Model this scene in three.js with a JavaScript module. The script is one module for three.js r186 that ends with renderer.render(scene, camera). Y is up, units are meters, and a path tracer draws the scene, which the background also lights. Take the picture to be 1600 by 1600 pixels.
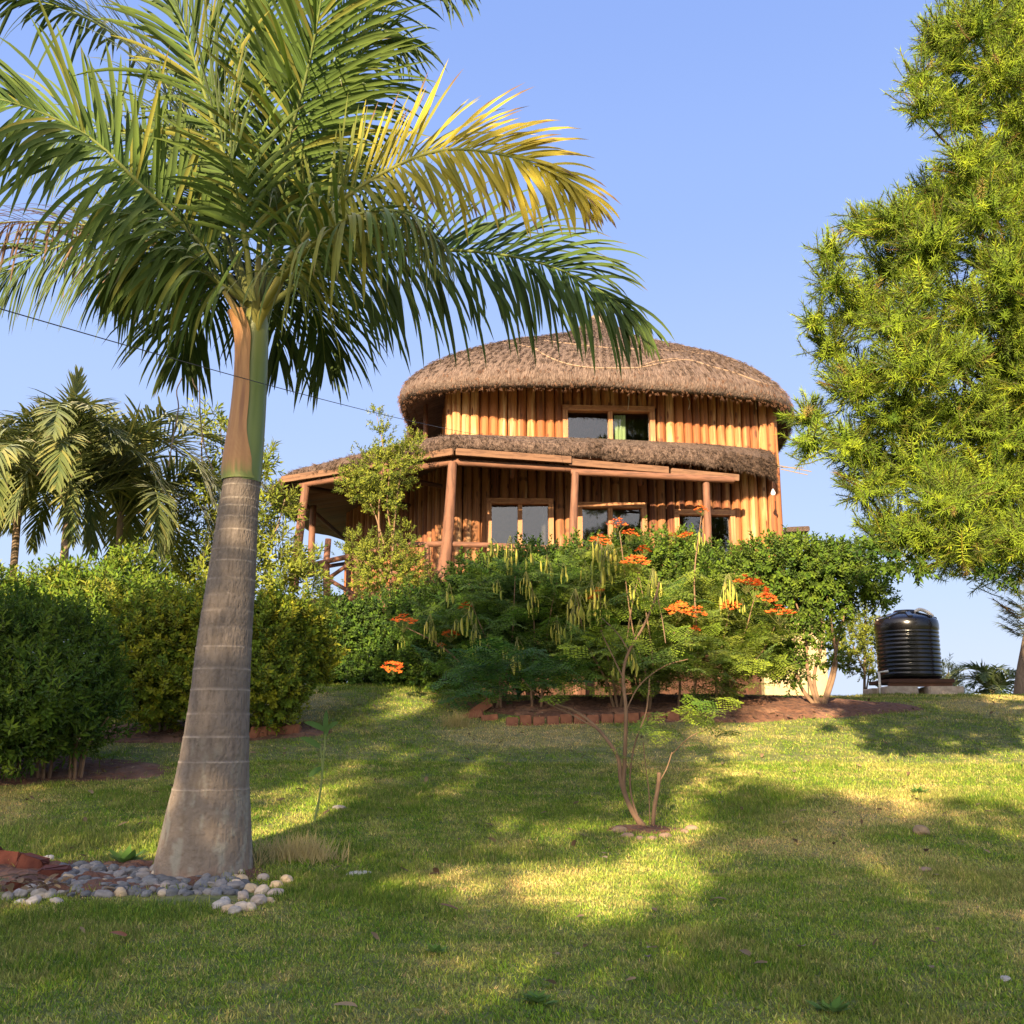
import * as THREE from 'three';
import { mergeGeometries } from 'three/addons/utils/BufferGeometryUtils.js';

// ------------------------------------------------------------------ camera, sky, sun, exposure
const scene = new THREE.Scene();
const FOV = 52, PITCH = THREE.MathUtils.degToRad(12.05), EYE = new THREE.Vector3(0, 1.6, 0);
const camera = new THREE.PerspectiveCamera(FOV, 1, 0.1, 2000);
camera.position.copy(EYE);
camera.rotation.set(PITCH, 0, 0);
camera.updateMatrixWorld();

const SUN_AZ = THREE.MathUtils.degToRad(20), SUN_EL = THREE.MathUtils.degToRad(24);
const SUN = new THREE.Vector3(-Math.sin(SUN_AZ) * Math.cos(SUN_EL), Math.sin(SUN_EL), Math.cos(SUN_AZ) * Math.cos(SUN_EL));
// scattered daylight by elevation in degrees; broad warm haze glow round the unseen sun, added to lift the shade
const SKY = [[0, .35, .375, .465], [3, .335, .37, .47], [8, .285, .345, .485], [17, .225, .292, .495], [28, .168, .238, .46], [38, .138, .203, .43], [60, .09, .15, .36], [90, .07, .12, .31]];
{
  const W = 256, Hh = 512, data = new Float32Array(W * Hh * 4);
  for (let r = 0; r < Hh; r++) {
    const e = Math.max(0, ((r + .5) / Hh - .5) * 180);
    let k = 0; while (k < SKY.length - 2 && SKY[k + 1][0] < e) k++;
    const a = SKY[k], b = SKY[k + 1], t = Math.min(1, Math.max(0, (e - a[0]) / (b[0] - a[0])));
    const s = t * t * (3 - 2 * t) * .4 + t * .6;
    for (let c = 0; c < W; c++) {
      const up = ((r + .5) / Hh - .5) * Math.PI, az = ((c + .5) / W - .5) * 2 * Math.PI, cosS = Math.cos(az) * Math.cos(up) * SUN.x + Math.sin(up) * SUN.y + Math.sin(az) * Math.cos(up) * SUN.z, ang = Math.acos(Math.min(1, Math.max(-1, cosS))) * 57.3, fillHalo = Math.exp(-((ang / 34) ** 2));
      for (let i = 0; i < 3; i++) data[(r * W + c) * 4 + i] = (a[i + 1] + (b[i + 1] - a[i + 1]) * s) * [.655, .685, .67][i] + [1.0, .85, .64][i] * fillHalo;
      data[(r * W + c) * 4 + 3] = 1;
    }
  }
  const t = new THREE.DataTexture(data, W, Hh, THREE.RGBAFormat, THREE.FloatType);
  t.mapping = THREE.EquirectangularReflectionMapping; t.magFilter = THREE.LinearFilter; t.minFilter = THREE.LinearFilter; t.needsUpdate = true;
  scene.background = t; scene.environment = t;
}
const sun = new THREE.DirectionalLight(new THREE.Color().setRGB(1, .78, .5), 5);
sun.position.copy(SUN).multiplyScalar(80); sun.target.position.set(0, 0, -15);
sun.castShadow = true; sun.shadow.radius = 1.2; sun.shadow.mapSize.set(4096, 4096);
Object.assign(sun.shadow.camera, { left: -40, right: 40, top: 40, bottom: -40, near: 1, far: 200 });
scene.add(sun, sun.target);
const renderer = new THREE.WebGLRenderer({ antialias: true });
renderer.toneMapping = THREE.LinearToneMapping;
renderer.toneMappingExposure = 3.35;
renderer.shadowMap.enabled = true;

// ------------------------------------------------------------------ helpers
let seed = 12345;
const rnd = () => { seed = (seed + 0x6d2b79f5) | 0; let t = Math.imul(seed ^ (seed >>> 15), 1 | seed); t = (t + Math.imul(t ^ (t >>> 7), 61 | t)) ^ t; return ((t ^ (t >>> 14)) >>> 0) / 4294967296; };
const R = (a, b) => a + (b - a) * rnd();
const gauss = () => (rnd() + rnd() + rnd() + rnd() - 2) * .87;
const V = (x, y, z) => new THREE.Vector3(x, y, z);
const lerp = (a, b, t) => a + (b - a) * t, clamp = (x, a = 0, b = 1) => Math.min(b, Math.max(a, x));
const sstep = (a, b, x) => { const t = clamp((x - a) / (b - a)); return t * t * (3 - 2 * t); };
const mix3 = (a, b, t) => [lerp(a[0], b[0], t), lerp(a[1], b[1], t), lerp(a[2], b[2], t)];
const hash = (x, y, s = 0) => { let h = Math.imul(x | 0, 374761393) + Math.imul(y | 0, 668265263) + Math.imul(s | 0, 2147483647 ^ 0x5bd1e995); h = Math.imul(h ^ (h >>> 13), 1274126177); return ((h ^ (h >>> 16)) >>> 0) / 4294967296; };
function vnoise(x, y, s = 0, px = 0, py = 0) {
  const ix = Math.floor(x), iy = Math.floor(y), fx = x - ix, fy = y - iy, u = fx * fx * (3 - 2 * fx), v = fy * fy * (3 - 2 * fy);
  const w = (a, p) => (p ? ((a % p) + p) % p : a);
  return lerp(lerp(hash(w(ix, px), w(iy, py), s), hash(w(ix + 1, px), w(iy, py), s), u), lerp(hash(w(ix, px), w(iy + 1, py), s), hash(w(ix + 1, px), w(iy + 1, py), s), u), v);
}
function fbm(x, y, s = 0, o = 4, px = 0, py = 0) { let a = 0, k = .5, n = 0; for (let i = 0; i < o; i++) { a += k * vnoise(x, y, s + i * 7, px, py); n += k; x *= 2; y *= 2; px *= 2; py *= 2; k *= .5; } return a / n; }

const F = 800 / Math.tan(THREE.MathUtils.degToRad(FOV / 2));
// world point that stands at DEPTH metres ahead in the direction of photograph pixel (px, py)
function P(px, py, depth) {
  const d = V((px - 800) / F, (800 - py) / F, -1).applyAxisAngle(V(1, 0, 0), PITCH);
  return d.multiplyScalar(depth / -d.z).add(EYE);
}
const HK = [[-400, 0], [0, 0], [10, .78], [13, 1.25], [16, 1.97], [18.5, 2.3], [21, 2.33], [60, 2.3], [400, -6]];
function hp(d) { let k = 0; while (k < HK.length - 2 && HK[k + 1][0] < d) k++; const a = HK[k], b = HK[k + 1]; return lerp(a[1], b[1], clamp((d - a[0]) / (b[0] - a[0]))); }
function H(x, z) {
  const d = -z; let s = 0; for (let i = -3; i <= 3; i++) s += hp(d + i * .45) / 7;
  const near = 1 - sstep(22, 40, Math.hypot(x, d - 8));
  s += .2 * sstep(.5, -2, x) * sstep(14.5, 18, d) * (1 - sstep(24, 30, d));
  return s + near * ((fbm(x * .35, z * .35, 3, 3) - .5) * .12 + (fbm(x * 1.6, z * 1.6, 9, 2) - .5) * .035);
}
function G(px, py, far = 24) { for (let d = 2.5; d < far; d += .015) { const q = P(px, py, d); if (q.y <= H(q.x, q.z)) return q; } const q = P(px, py, far); q.y = H(q.x, q.z); return q; }
const onGround = (x, z, lift = 0) => V(x, H(x, z) + lift, z);

const used = {};
const numbered = (n) => { const k = used[n] = (used[n] ?? -1) + 1; return k ? `${n}_${String(k).padStart(3, '0')}` : n; };
function tag(o, label, category, group, kind) { o.userData.label = label; if (category) o.userData.category = category; if (group) o.userData.group = group; if (kind) o.userData.kind = kind; return o; }
function thing(name, label, category, group) { const o = new THREE.Group(); o.name = numbered(name); scene.add(o); return tag(o, label, category, group); }
function part(parent, name, geo, mat, kind) { const o = new THREE.Mesh(geo, mat); o.name = numbered(name); if (kind) o.userData.kind = kind; parent.add(o); return o; }
function copies(parent, name, geo, mat, mats, cols, kind = 'stuff') {
  const o = new THREE.InstancedMesh(geo, mat, mats.length); o.name = numbered(name); if (kind) o.userData.kind = kind;
  const c = new THREE.Color();
  mats.forEach((m, i) => { o.setMatrixAt(i, m); if (cols) o.setColorAt(i, c.setRGB(...cols[i])); });
  parent.add(o); return o;
}
// orientation whose +Y runs along dir, turned at random about it
const _q = new THREE.Quaternion(), _q2 = new THREE.Quaternion(), _y = V(0, 1, 0);
function place(p, dir, scale, roll = R(0, 6.28)) {
  _q.setFromUnitVectors(_y, dir.clone().normalize()); _q2.setFromAxisAngle(_y, roll); _q.multiply(_q2);
  return new THREE.Matrix4().compose(p, _q, typeof scale === 'number' ? V(scale, scale, scale) : scale);
}
// collects leaves and blades with vertex colours into one geometry
class Acc {
  constructor() { this.p = []; this.c = []; this.i = []; }
  v(p, c) { this.p.push(p.x, p.y, p.z); this.c.push(c[0], c[1], c[2]); return this.p.length / 3 - 1; }
  leaf(at, dir, up, len, w, col, fold = .12, tipCol = col, wide = .42) {
    const d = dir.clone().normalize(), s = V().crossVectors(d, up).normalize(), n = V().crossVectors(s, d);
    const m = at.clone().addScaledVector(d, len * wide);
    const b = this.v(at, col), l = this.v(m.clone().addScaledVector(s, -w / 2), col), r = this.v(m.clone().addScaledVector(s, w / 2), col);
    const c = this.v(m.clone().addScaledVector(n, -w * fold), col), t = this.v(at.clone().addScaledVector(d, len).addScaledVector(n, -len * fold * .5), tipCol);
    this.i.push(b, c, l, b, r, c, l, c, t, c, r, t); return this;
  }
  blade(at, dir, side, len, w, col, tip, bend, segs = 3) {
    let d = dir.clone().normalize(), p = at.clone(), a = null, b = null;
    for (let k = 0; k <= segs; k++) {
      const t = k / segs, ww = w * (1 - t * t) * .5, c = mix3(col, tip, t);
      const x = this.v(p.clone().addScaledVector(side, -ww), c), y = k < segs ? this.v(p.clone().addScaledVector(side, ww), c) : x;
      if (k) { this.i.push(a, b, y); if (k < segs) this.i.push(a, y, x); }
      a = x; b = y; p.addScaledVector(d, len / segs); d.addScaledVector(bend, 1 / segs).normalize();
    }
    return this;
  }
  // a long folded strip with two faces to either side of its midrib
  strip(at, dir, nrm, len, w, colAt, gravity, segs = 6) {
    let d = dir.clone().normalize(), p = at.clone(), n = nrm.clone(), prev = null;
    for (let k = 0; k <= segs; k++) {
      const t = k / segs, ww = w * .5 * Math.pow(Math.sin(Math.PI * Math.min(1, .12 + t * .88)), .6) * (t > .98 ? 0.05 : 1), s = V().crossVectors(d, n).normalize(); n.crossVectors(s, d).normalize();
      const c = colAt(t), l = this.v(p.clone().addScaledVector(s, -ww).addScaledVector(n, ww * .35), c), m = this.v(p, c), r = this.v(p.clone().addScaledVector(s, ww).addScaledVector(n, ww * .35), c);
      if (prev) { const [a, b, e] = prev; this.i.push(a, b, m, a, m, l, b, e, r, b, r, m); }
      prev = [l, m, r]; p.addScaledVector(d, len / segs); d.y -= gravity * (.35 + t) / segs; d.normalize();
    }
    return this;
  }
  tube(pts, rad, col, sides = 5) {
    let a = null; const up = V(.31, .2, .93);
    for (let k = 0; k < pts.length; k++) {
      const t = V().subVectors(pts[Math.min(k + 1, pts.length - 1)], pts[Math.max(0, k - 1)]).normalize(), s = V().crossVectors(t, up).normalize(), n = V().crossVectors(s, t), ring = [];
      const r = typeof rad === 'function' ? rad(k / (pts.length - 1)) : rad, c = typeof col === 'function' ? col(k / (pts.length - 1)) : col;
      for (let j = 0; j < sides; j++) { const th = j / sides * 6.2832; ring.push(this.v(pts[k].clone().addScaledVector(s, Math.cos(th) * r).addScaledVector(n, Math.sin(th) * r), c)); }
      if (a) for (let j = 0; j < sides; j++) { const j2 = (j + 1) % sides; this.i.push(a[j], ring[j], ring[j2], a[j], ring[j2], a[j2]); }
      a = ring;
    }
    return this;
  }
  geo() { const g = new THREE.BufferGeometry(); g.setAttribute('position', new THREE.Float32BufferAttribute(this.p, 3)); g.setAttribute('color', new THREE.Float32BufferAttribute(this.c, 3)); g.setIndex(this.i); g.computeVertexNormals(); return g; }
}
const curve = (pts, n) => new THREE.CatmullRomCurve3(pts, false, 'centripetal').getPoints(n);
// tapering limb with uv in metres; rough(theta, t) changes the radius
function limb(pts, rad, sides = 10, n = 0, rough = null) {
  const c = n ? curve(pts, n) : pts, p = [], uv = [], ix = []; let len = 0;
  const N = c.length, up = Math.abs(V().subVectors(c[N - 1], c[0]).normalize().z) > .8 ? V(0, 1, 0) : V(0, 0, 1);
  for (let k = 0; k < N; k++) {
    const t = V().subVectors(c[Math.min(k + 1, N - 1)], c[Math.max(0, k - 1)]).normalize(), s = V().crossVectors(t, up).normalize(), q = V().crossVectors(s, t);
    if (k) len += c[k].distanceTo(c[k - 1]);
    const f = k / (N - 1), r0 = typeof rad === 'function' ? rad(f) : rad;
    for (let j = 0; j <= sides; j++) {
      const th = j / sides * Math.PI * 2, r = r0 * (rough ? rough(th, f, len) : 1), o = c[k].clone().addScaledVector(s, Math.cos(th) * r).addScaledVector(q, Math.sin(th) * r);
      p.push(o.x, o.y, o.z); uv.push(j / sides * Math.max(.2, Math.round(r0 * 6.28 * 5) / 5), len);
    }
    if (k) for (let j = 0; j < sides; j++) { const a = (k - 1) * (sides + 1) + j, b = a + sides + 1; ix.push(a, b, b + 1, a, b + 1, a + 1); }
  }
  for (const [k, flip] of [[0, 1], [N - 1, 0]]) {
    const m = p.length / 3; p.push(c[k].x, c[k].y, c[k].z); uv.push(.1, len);
    for (let j = 0; j < sides; j++) { const a = k * (sides + 1) + j; flip ? ix.push(m, a, a + 1) : ix.push(m, a + 1, a); }
  }
  const g = new THREE.BufferGeometry(); g.setAttribute('position', new THREE.Float32BufferAttribute(p, 3)); g.setAttribute('uv', new THREE.Float32BufferAttribute(uv, 2)); g.setIndex(ix); g.computeVertexNormals();
  return g;
}
function boxBetween(a, b, w, hgt, bevel = .012) { // a beam from a to b
  const len = a.distanceTo(b), s = new THREE.Shape(); s.moveTo(-w / 2 + bevel, -hgt / 2 + bevel); s.lineTo(w / 2 - bevel, -hgt / 2 + bevel); s.lineTo(w / 2 - bevel, hgt / 2 - bevel); s.lineTo(-w / 2 + bevel, hgt / 2 - bevel);
  const g = new THREE.ExtrudeGeometry(s, { depth: len - 2 * bevel, bevelEnabled: true, bevelSize: bevel, bevelThickness: bevel, bevelSegments: 1 }); g.translate(0, 0, bevel);
  const d = V().subVectors(b, a).normalize(), x = V().crossVectors(V(0, 1, 0), d); if (x.lengthSq() < 1e-4) x.set(1, 0, 0); x.normalize();
  g.applyMatrix4(new THREE.Matrix4().makeBasis(x, V().crossVectors(d, x), d).setPosition(a)); return g;
}

// ------------------------------------------------------------------ materials
function tex(w, h, fn, srgb = true, repeat = [1, 1]) {
  const d = new Uint8Array(w * h * 4);
  for (let y = 0; y < h; y++) for (let x = 0; x < w; x++) {
    const c = fn(x / w, y / h); for (let i = 0; i < 3; i++) { let q = clamp(Array.isArray(c) ? c[i] : c); if (srgb) q = q <= .0031308 ? q * 12.92 : 1.055 * Math.pow(q, 1 / 2.4) - .055; d[(y * w + x) * 4 + i] = q * 255; } d[(y * w + x) * 4 + 3] = 255;
  }
  const t = new THREE.DataTexture(d, w, h); t.wrapS = t.wrapT = THREE.RepeatWrapping; t.magFilter = THREE.LinearFilter; t.minFilter = THREE.LinearMipmapLinearFilter; if (srgb) t.colorSpace = THREE.SRGBColorSpace; t.repeat.set(...repeat); t.needsUpdate = true; return t;
}
const std = (o) => new THREE.MeshStandardMaterial({ roughness: .9, ...o });
const leafMat = (o = {}) => new THREE.MeshPhysicalMaterial({ vertexColors: true, side: THREE.DoubleSide, roughness: 1, specularIntensity: .35, transmission: .38, thickness: 0, ...o });
const M = {};
M.leaf = leafMat();
M.needle = leafMat({ transmission: .34 });
M.frond = leafMat({ transmission: .33, specularIntensity: .8, roughness: 1 });
M.grass = leafMat({ transmission: .35 });
M.petal = leafMat({ transmission: .35 });
M.colored = std({ vertexColors: true, roughness: .85 });
// bark-less poles: long streaks of pale, orange and dark wood with knots
function wood(base, pale, dark, s, knots = 1) {
  return tex(256, 512, (u, v) => {
    const st = fbm(u * 22, v * 3, s, 4, 22, 3), big = fbm(u * 6, v * 2, s + 31, 3, 6, 2), fine = fbm(u * 90, v * 10, s + 5, 2, 90, 10);
    let c = mix3(base, pale, sstep(.5, .72, big) * .85); c = mix3(c, dark, sstep(.52, .7, st) * .55 + sstep(.62, .78, fine) * .3);
    const k = vnoise(u * 7, v * 9, s + 77, 7, 9); if (knots && k > .86) c = mix3(c, dark, sstep(.86, .95, k));
    const b = .85 + .3 * fine; return [c[0] * b, c[1] * b, c[2] * b];
  });
}
const woodBump = tex(256, 512, (u, v) => fbm(u * 40, v * 5, 51, 4, 40, 5) * .6 + .4 * fbm(u * 120, v * 20, 52, 2, 120, 20), false);
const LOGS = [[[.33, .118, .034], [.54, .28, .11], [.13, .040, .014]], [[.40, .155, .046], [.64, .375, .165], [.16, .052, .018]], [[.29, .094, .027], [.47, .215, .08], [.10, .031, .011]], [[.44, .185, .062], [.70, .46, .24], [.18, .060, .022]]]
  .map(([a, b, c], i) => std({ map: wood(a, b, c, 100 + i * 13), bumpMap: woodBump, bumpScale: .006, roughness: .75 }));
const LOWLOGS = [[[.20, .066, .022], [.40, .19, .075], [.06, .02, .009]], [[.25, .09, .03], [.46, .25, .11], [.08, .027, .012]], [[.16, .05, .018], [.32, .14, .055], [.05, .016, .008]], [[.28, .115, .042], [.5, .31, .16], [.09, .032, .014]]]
  .map(([a, b, c], i) => std({ map: wood(a, b, c, 160 + i * 11), bumpMap: woodBump, bumpScale: .008, roughness: .8 }));  // redder wood, darkened further to stand in for the veranda shade
M.post = std({ map: wood([.17, .075, .042], [.24, .12, .07], [.07, .032, .019], 201), bumpMap: woodBump, bumpScale: .006, roughness: .8 });
M.fascia = std({ map: wood([.17, .088, .048], [.26, .15, .085], [.07, .034, .02], 231), bumpMap: woodBump, bumpScale: .006 });
M.frame = std({ map: wood([.36, .15, .055], [.5, .24, .09], [.2, .08, .03], 251, 0), bumpMap: woodBump, bumpScale: .003, roughness: .6 });
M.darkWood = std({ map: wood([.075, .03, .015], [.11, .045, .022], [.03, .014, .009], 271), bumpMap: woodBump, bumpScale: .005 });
const thatchMap = (a, b, c, s) => tex(512, 512, (u, v) => { const n = fbm(u * 110, v * 22, s, 3, 110, 22), m = fbm(u * 9, v * 9, s + 3, 4, 9, 9), q = fbm(u * 200, v * 60, s + 9, 2, 200, 60); let k = mix3(a, b, sstep(.38, .68, n)); k = mix3(k, c, sstep(.55, .75, q) * .7); const f = .75 + .5 * m; return [k[0] * f, k[1] * f, k[2] * f]; });
const thatchBump = tex(512, 512, (u, v) => fbm(u * 110, v * 22, 61, 3, 110, 22) * .6 + .4 * fbm(u * 30, v * 14, 62, 3, 30, 14), false);
M.thatch = std({ map: thatchMap([.095, .062, .047], [.155, .108, .084], [.05, .034, .027], 301), bumpMap: thatchBump, bumpScale: .06, roughness: 1, side: THREE.DoubleSide });
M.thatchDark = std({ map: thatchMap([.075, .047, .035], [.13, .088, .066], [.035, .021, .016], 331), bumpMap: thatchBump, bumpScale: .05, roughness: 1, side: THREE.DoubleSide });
M.straw = std({ vertexColors: true, side: THREE.DoubleSide, roughness: 1 });
M.glass = new THREE.MeshPhysicalMaterial({ color: 0xffffff, transmission: 1, thickness: 0, roughness: 0, ior: 1.85 });
M.plaster = std({ map: tex(256, 256, (u, v) => { const n = fbm(u * 8, v * 8, 401, 5, 8, 8), f = .86 + .28 * n; const s = sstep(.6, .75, fbm(u * 14, v * 3, 409, 3, 14, 3)); return mix3([.42 * f, .325 * f, .18 * f], [.26, .18, .10], s * .5); }), bumpMap: tex(128, 128, (u, v) => fbm(u * 30, v * 30, 405, 3, 30, 30), false), bumpScale: .008 });
M.soil = std({ map: tex(512, 512, (u, v) => { const n = fbm(u * 24, v * 24, 421, 5, 24, 24), m = fbm(u * 5, v * 5, 425, 3, 5, 5); return mix3(mix3([.075, .032, .019], [.2, .092, .05], n), [.25, .135, .08], sstep(.5, .75, m) * .6); }), bumpMap: tex(512, 512, (u, v) => fbm(u * 24, v * 24, 421, 5, 24, 24), false), bumpScale: .06, roughness: 1 });
M.brick = std({ map: tex(128, 128, (u, v) => { const n = fbm(u * 16, v * 16, 441, 4, 16, 16); return mix3([.17, .055, .028], [.32, .13, .065], n); }), bumpMap: tex(128, 128, (u, v) => fbm(u * 22, v * 22, 445, 4, 22, 22), false), bumpScale: .012 });
M.bark = std({ map: tex(256, 512, (u, v) => { const n = fbm(u * 18, v * 5, 461, 4, 18, 5), m = fbm(u * 60, v * 20, 463, 3, 60, 20); return mix3([.10, .065, .04], [.28, .2, .13], n * .6 + m * .4); }), bumpMap: tex(256, 512, (u, v) => fbm(u * 24, v * 6, 465, 4, 24, 6), false), bumpScale: .02 });
M.darkBark = std({ map: M.bark.map, bumpMap: M.bark.bumpMap, bumpScale: .02, color: new THREE.Color().setRGB(.45, .4, .36) });
M.stem = std({ map: tex(128, 256, (u, v) => mix3([.12, .066, .036], [.25, .155, .09], fbm(u * 10, v * 8, 471, 4, 10, 8))), bumpMap: tex(128, 256, (u, v) => fbm(u * 20, v * 12, 475, 3, 20, 12), false), bumpScale: .006 });
M.tank = new THREE.MeshPhysicalMaterial({ color: new THREE.Color().setRGB(.007, .0065, .008), roughness: .2, bumpMap: tex(256, 256, (u, v) => fbm(u * 20, v * 20, 481, 4, 20, 20), false), bumpScale: .0006 });
M.block = std({ map: tex(128, 128, (u, v) => mix3([.34, .26, .19], [.55, .44, .34], fbm(u * 14, v * 14, 491, 4, 14, 14))), bumpMap: tex(128, 128, (u, v) => fbm(u * 24, v * 24, 493, 4, 24, 24), false), bumpScale: .01 });
M.stone = std({ vertexColors: false, map: tex(128, 128, (u, v) => { const f = .7 + .6 * fbm(u * 10, v * 10, 495, 4, 10, 10); return [f * .8, f * .8, f * .8]; }), roughness: .8 });
const stoneMat = (r, g, b) => { const m = M.stone.clone(); m.color = new THREE.Color().setRGB(r * 1.25, g * 1.25, b * 1.25); return m; };

// ------------------------------------------------------------------ ground
const beds = []; // {x, z, rx, rz, a}: ellipses where no grass grows
const inBed = (x, z, k = 1) => beds.some((b) => { const dx = x - b.x, dz = z - b.z, u = dx * b.c + dz * b.s, v = -dx * b.s + dz * b.c; return (u / b.rx) ** 2 + (v / b.rz) ** 2 < k * (1 + .5 * (vnoise(x * 3, z * 3, 5) - .5)); });
const addBed = (x, z, rx, rz, a = 0) => { const b = { x, z, rx, rz, c: Math.cos(a), s: Math.sin(a) }; beds.push(b); return b; };
const dry = (x, z) => sstep(.46, .74, fbm(x * .55 + 9, z * .55, 71, 4)) * .6 + .22 * sstep(.5, .8, fbm(x * 3, z * 3, 73, 3)) + .38 * sstep(.52, .72, fbm(x * 8, z * 8, 75, 2));
const long = (x, z) => sstep(.5, .72, fbm(x * .8 + 40, z * .8, 81, 3));
{
  const line = (a, b, step, far, way) => { const o = []; for (let x = a; x <= b; x += step) o.push(x); let s = step; while (o[o.length - 1] < far) { s *= 1.3; o.push(o[o.length - 1] + s); } s = step; while (o[0] > way) { s *= 1.3; o.unshift(o[0] - s); } return o; };
  const xs = line(-13, 15, .15, 500, -500), zs = line(-26, 1, .15, 90, -700), p = [], c = [], uv = [], ix = [];
  for (const z of zs) for (const x of xs) {
    p.push(x, H(x, z), z); uv.push(x / 3, z / 3);
    const d = dry(x, z), k = mix3([.12, .15, .035], [.33, .28, .11], clamp(d)); c.push(...k);
  }
  for (let j = 0; j < zs.length - 1; j++) for (let i = 0; i < xs.length - 1; i++) { const a = j * xs.length + i, b = a + xs.length; ix.push(a, b, b + 1, a, b + 1, a + 1); }
  const g = new THREE.BufferGeometry(); g.setAttribute('position', new THREE.Float32BufferAttribute(p, 3)); g.setAttribute('color', new THREE.Float32BufferAttribute(c, 3)); g.setAttribute('uv', new THREE.Float32BufferAttribute(uv, 2)); g.setIndex(ix); g.computeVertexNormals();
  const m = std({ vertexColors: true, roughness: 1, map: tex(1024, 1024, (u, v) => { const n = fbm(u * 60, v * 60, 501, 4, 60, 60), q = fbm(u * 200, v * 200, 507, 2, 200, 200); const f = .45 + .75 * n + .5 * (q - .5); return [f * (1.0 + .2 * (n - .5)), f, f * .95]; }), bumpMap: tex(512, 512, (u, v) => fbm(u * 80, v * 80, 511, 4, 80, 80), false), bumpScale: .03 });
  const o = new THREE.Mesh(g, m); o.name = 'lawn_ground'; tag(o, 'sloping lawn that rises from the foreground to the crest', null, null, 'structure'); scene.add(o);
}
function soilBed(name, label, b, height) {
  const p = [], uv = [], ix = [], n = 40, m = 96;
  for (let i = 0; i <= n; i++) for (let j = 0; j <= m; j++) {
    const r = i / n * 1.12, th = j / m * Math.PI * 2, w = 1 + .22 * (fbm(Math.cos(th) * 1.7 + 3, Math.sin(th) * 1.7 + 3, 91, 3) - .5), u = Math.cos(th) * r * b.rx * w, v = Math.sin(th) * r * b.rz * w, x = b.x + u * b.c - v * b.s, z = b.z + u * b.s + v * b.c;
    p.push(x, H(x, z) + (r > 1 ? -.05 * (r - 1) / .12 : height * Math.pow(1 - r * r, .6)) + .004 + (fbm(x * 5, z * 5, 93, 3) - .5) * .09 * (r < 1 ? Math.min(1, (1 - r) * 5) : 0), z); uv.push(x / 1.5, z / 1.5);
    if (i && j) { const a = (i - 1) * (m + 1) + j - 1, e = a + m + 1; ix.push(a, a + 1, e + 1, a, e + 1, e); }
  }
  const g = new THREE.BufferGeometry(); g.setAttribute('position', new THREE.Float32BufferAttribute(p, 3)); g.setAttribute('uv', new THREE.Float32BufferAttribute(uv, 2)); g.setIndex(ix); g.computeVertexNormals();
  const o = new THREE.Mesh(g, M.soil); o.name = name; tag(o, label, null, null, 'structure'); scene.add(o); return o;
}
const bedMain = addBed(2.75, -16.55, 3.55, 1.15, -.05), bedHedge = addBed(-4.4, -14.6, 1.9, .62, 0), bedLeft = addBed(-6.6, -12.6, 2.6, .8, 0), bedPalm = addBed(-2.95, -7.85, 1.2, .55, 0), bedCream = addBed(-1.98, -7.35, .42, .32, 0), bedWhite = addBed(-3.35, -7.3, .42, .22, 0), bedSap = addBed(1.18, -9.8, .36, .2, .15);
soilBed('red_soil_bed', 'mounded red soil bed under the flowering bushes', bedMain, .13);
soilBed('hedge_soil_bed', 'dark soil strip under the golden hedge', bedHedge, .05);
soilBed('corner_soil_bed', 'dark soil under the big green bush at the left edge', bedLeft, .04);
soilBed('palm_soil_bed', 'bare soil ring round the palm foot', bedPalm, .02);
soilBed('sapling_soil_bed', 'small round soil patch at the foot of the lone sapling', bedSap, .012);

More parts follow.
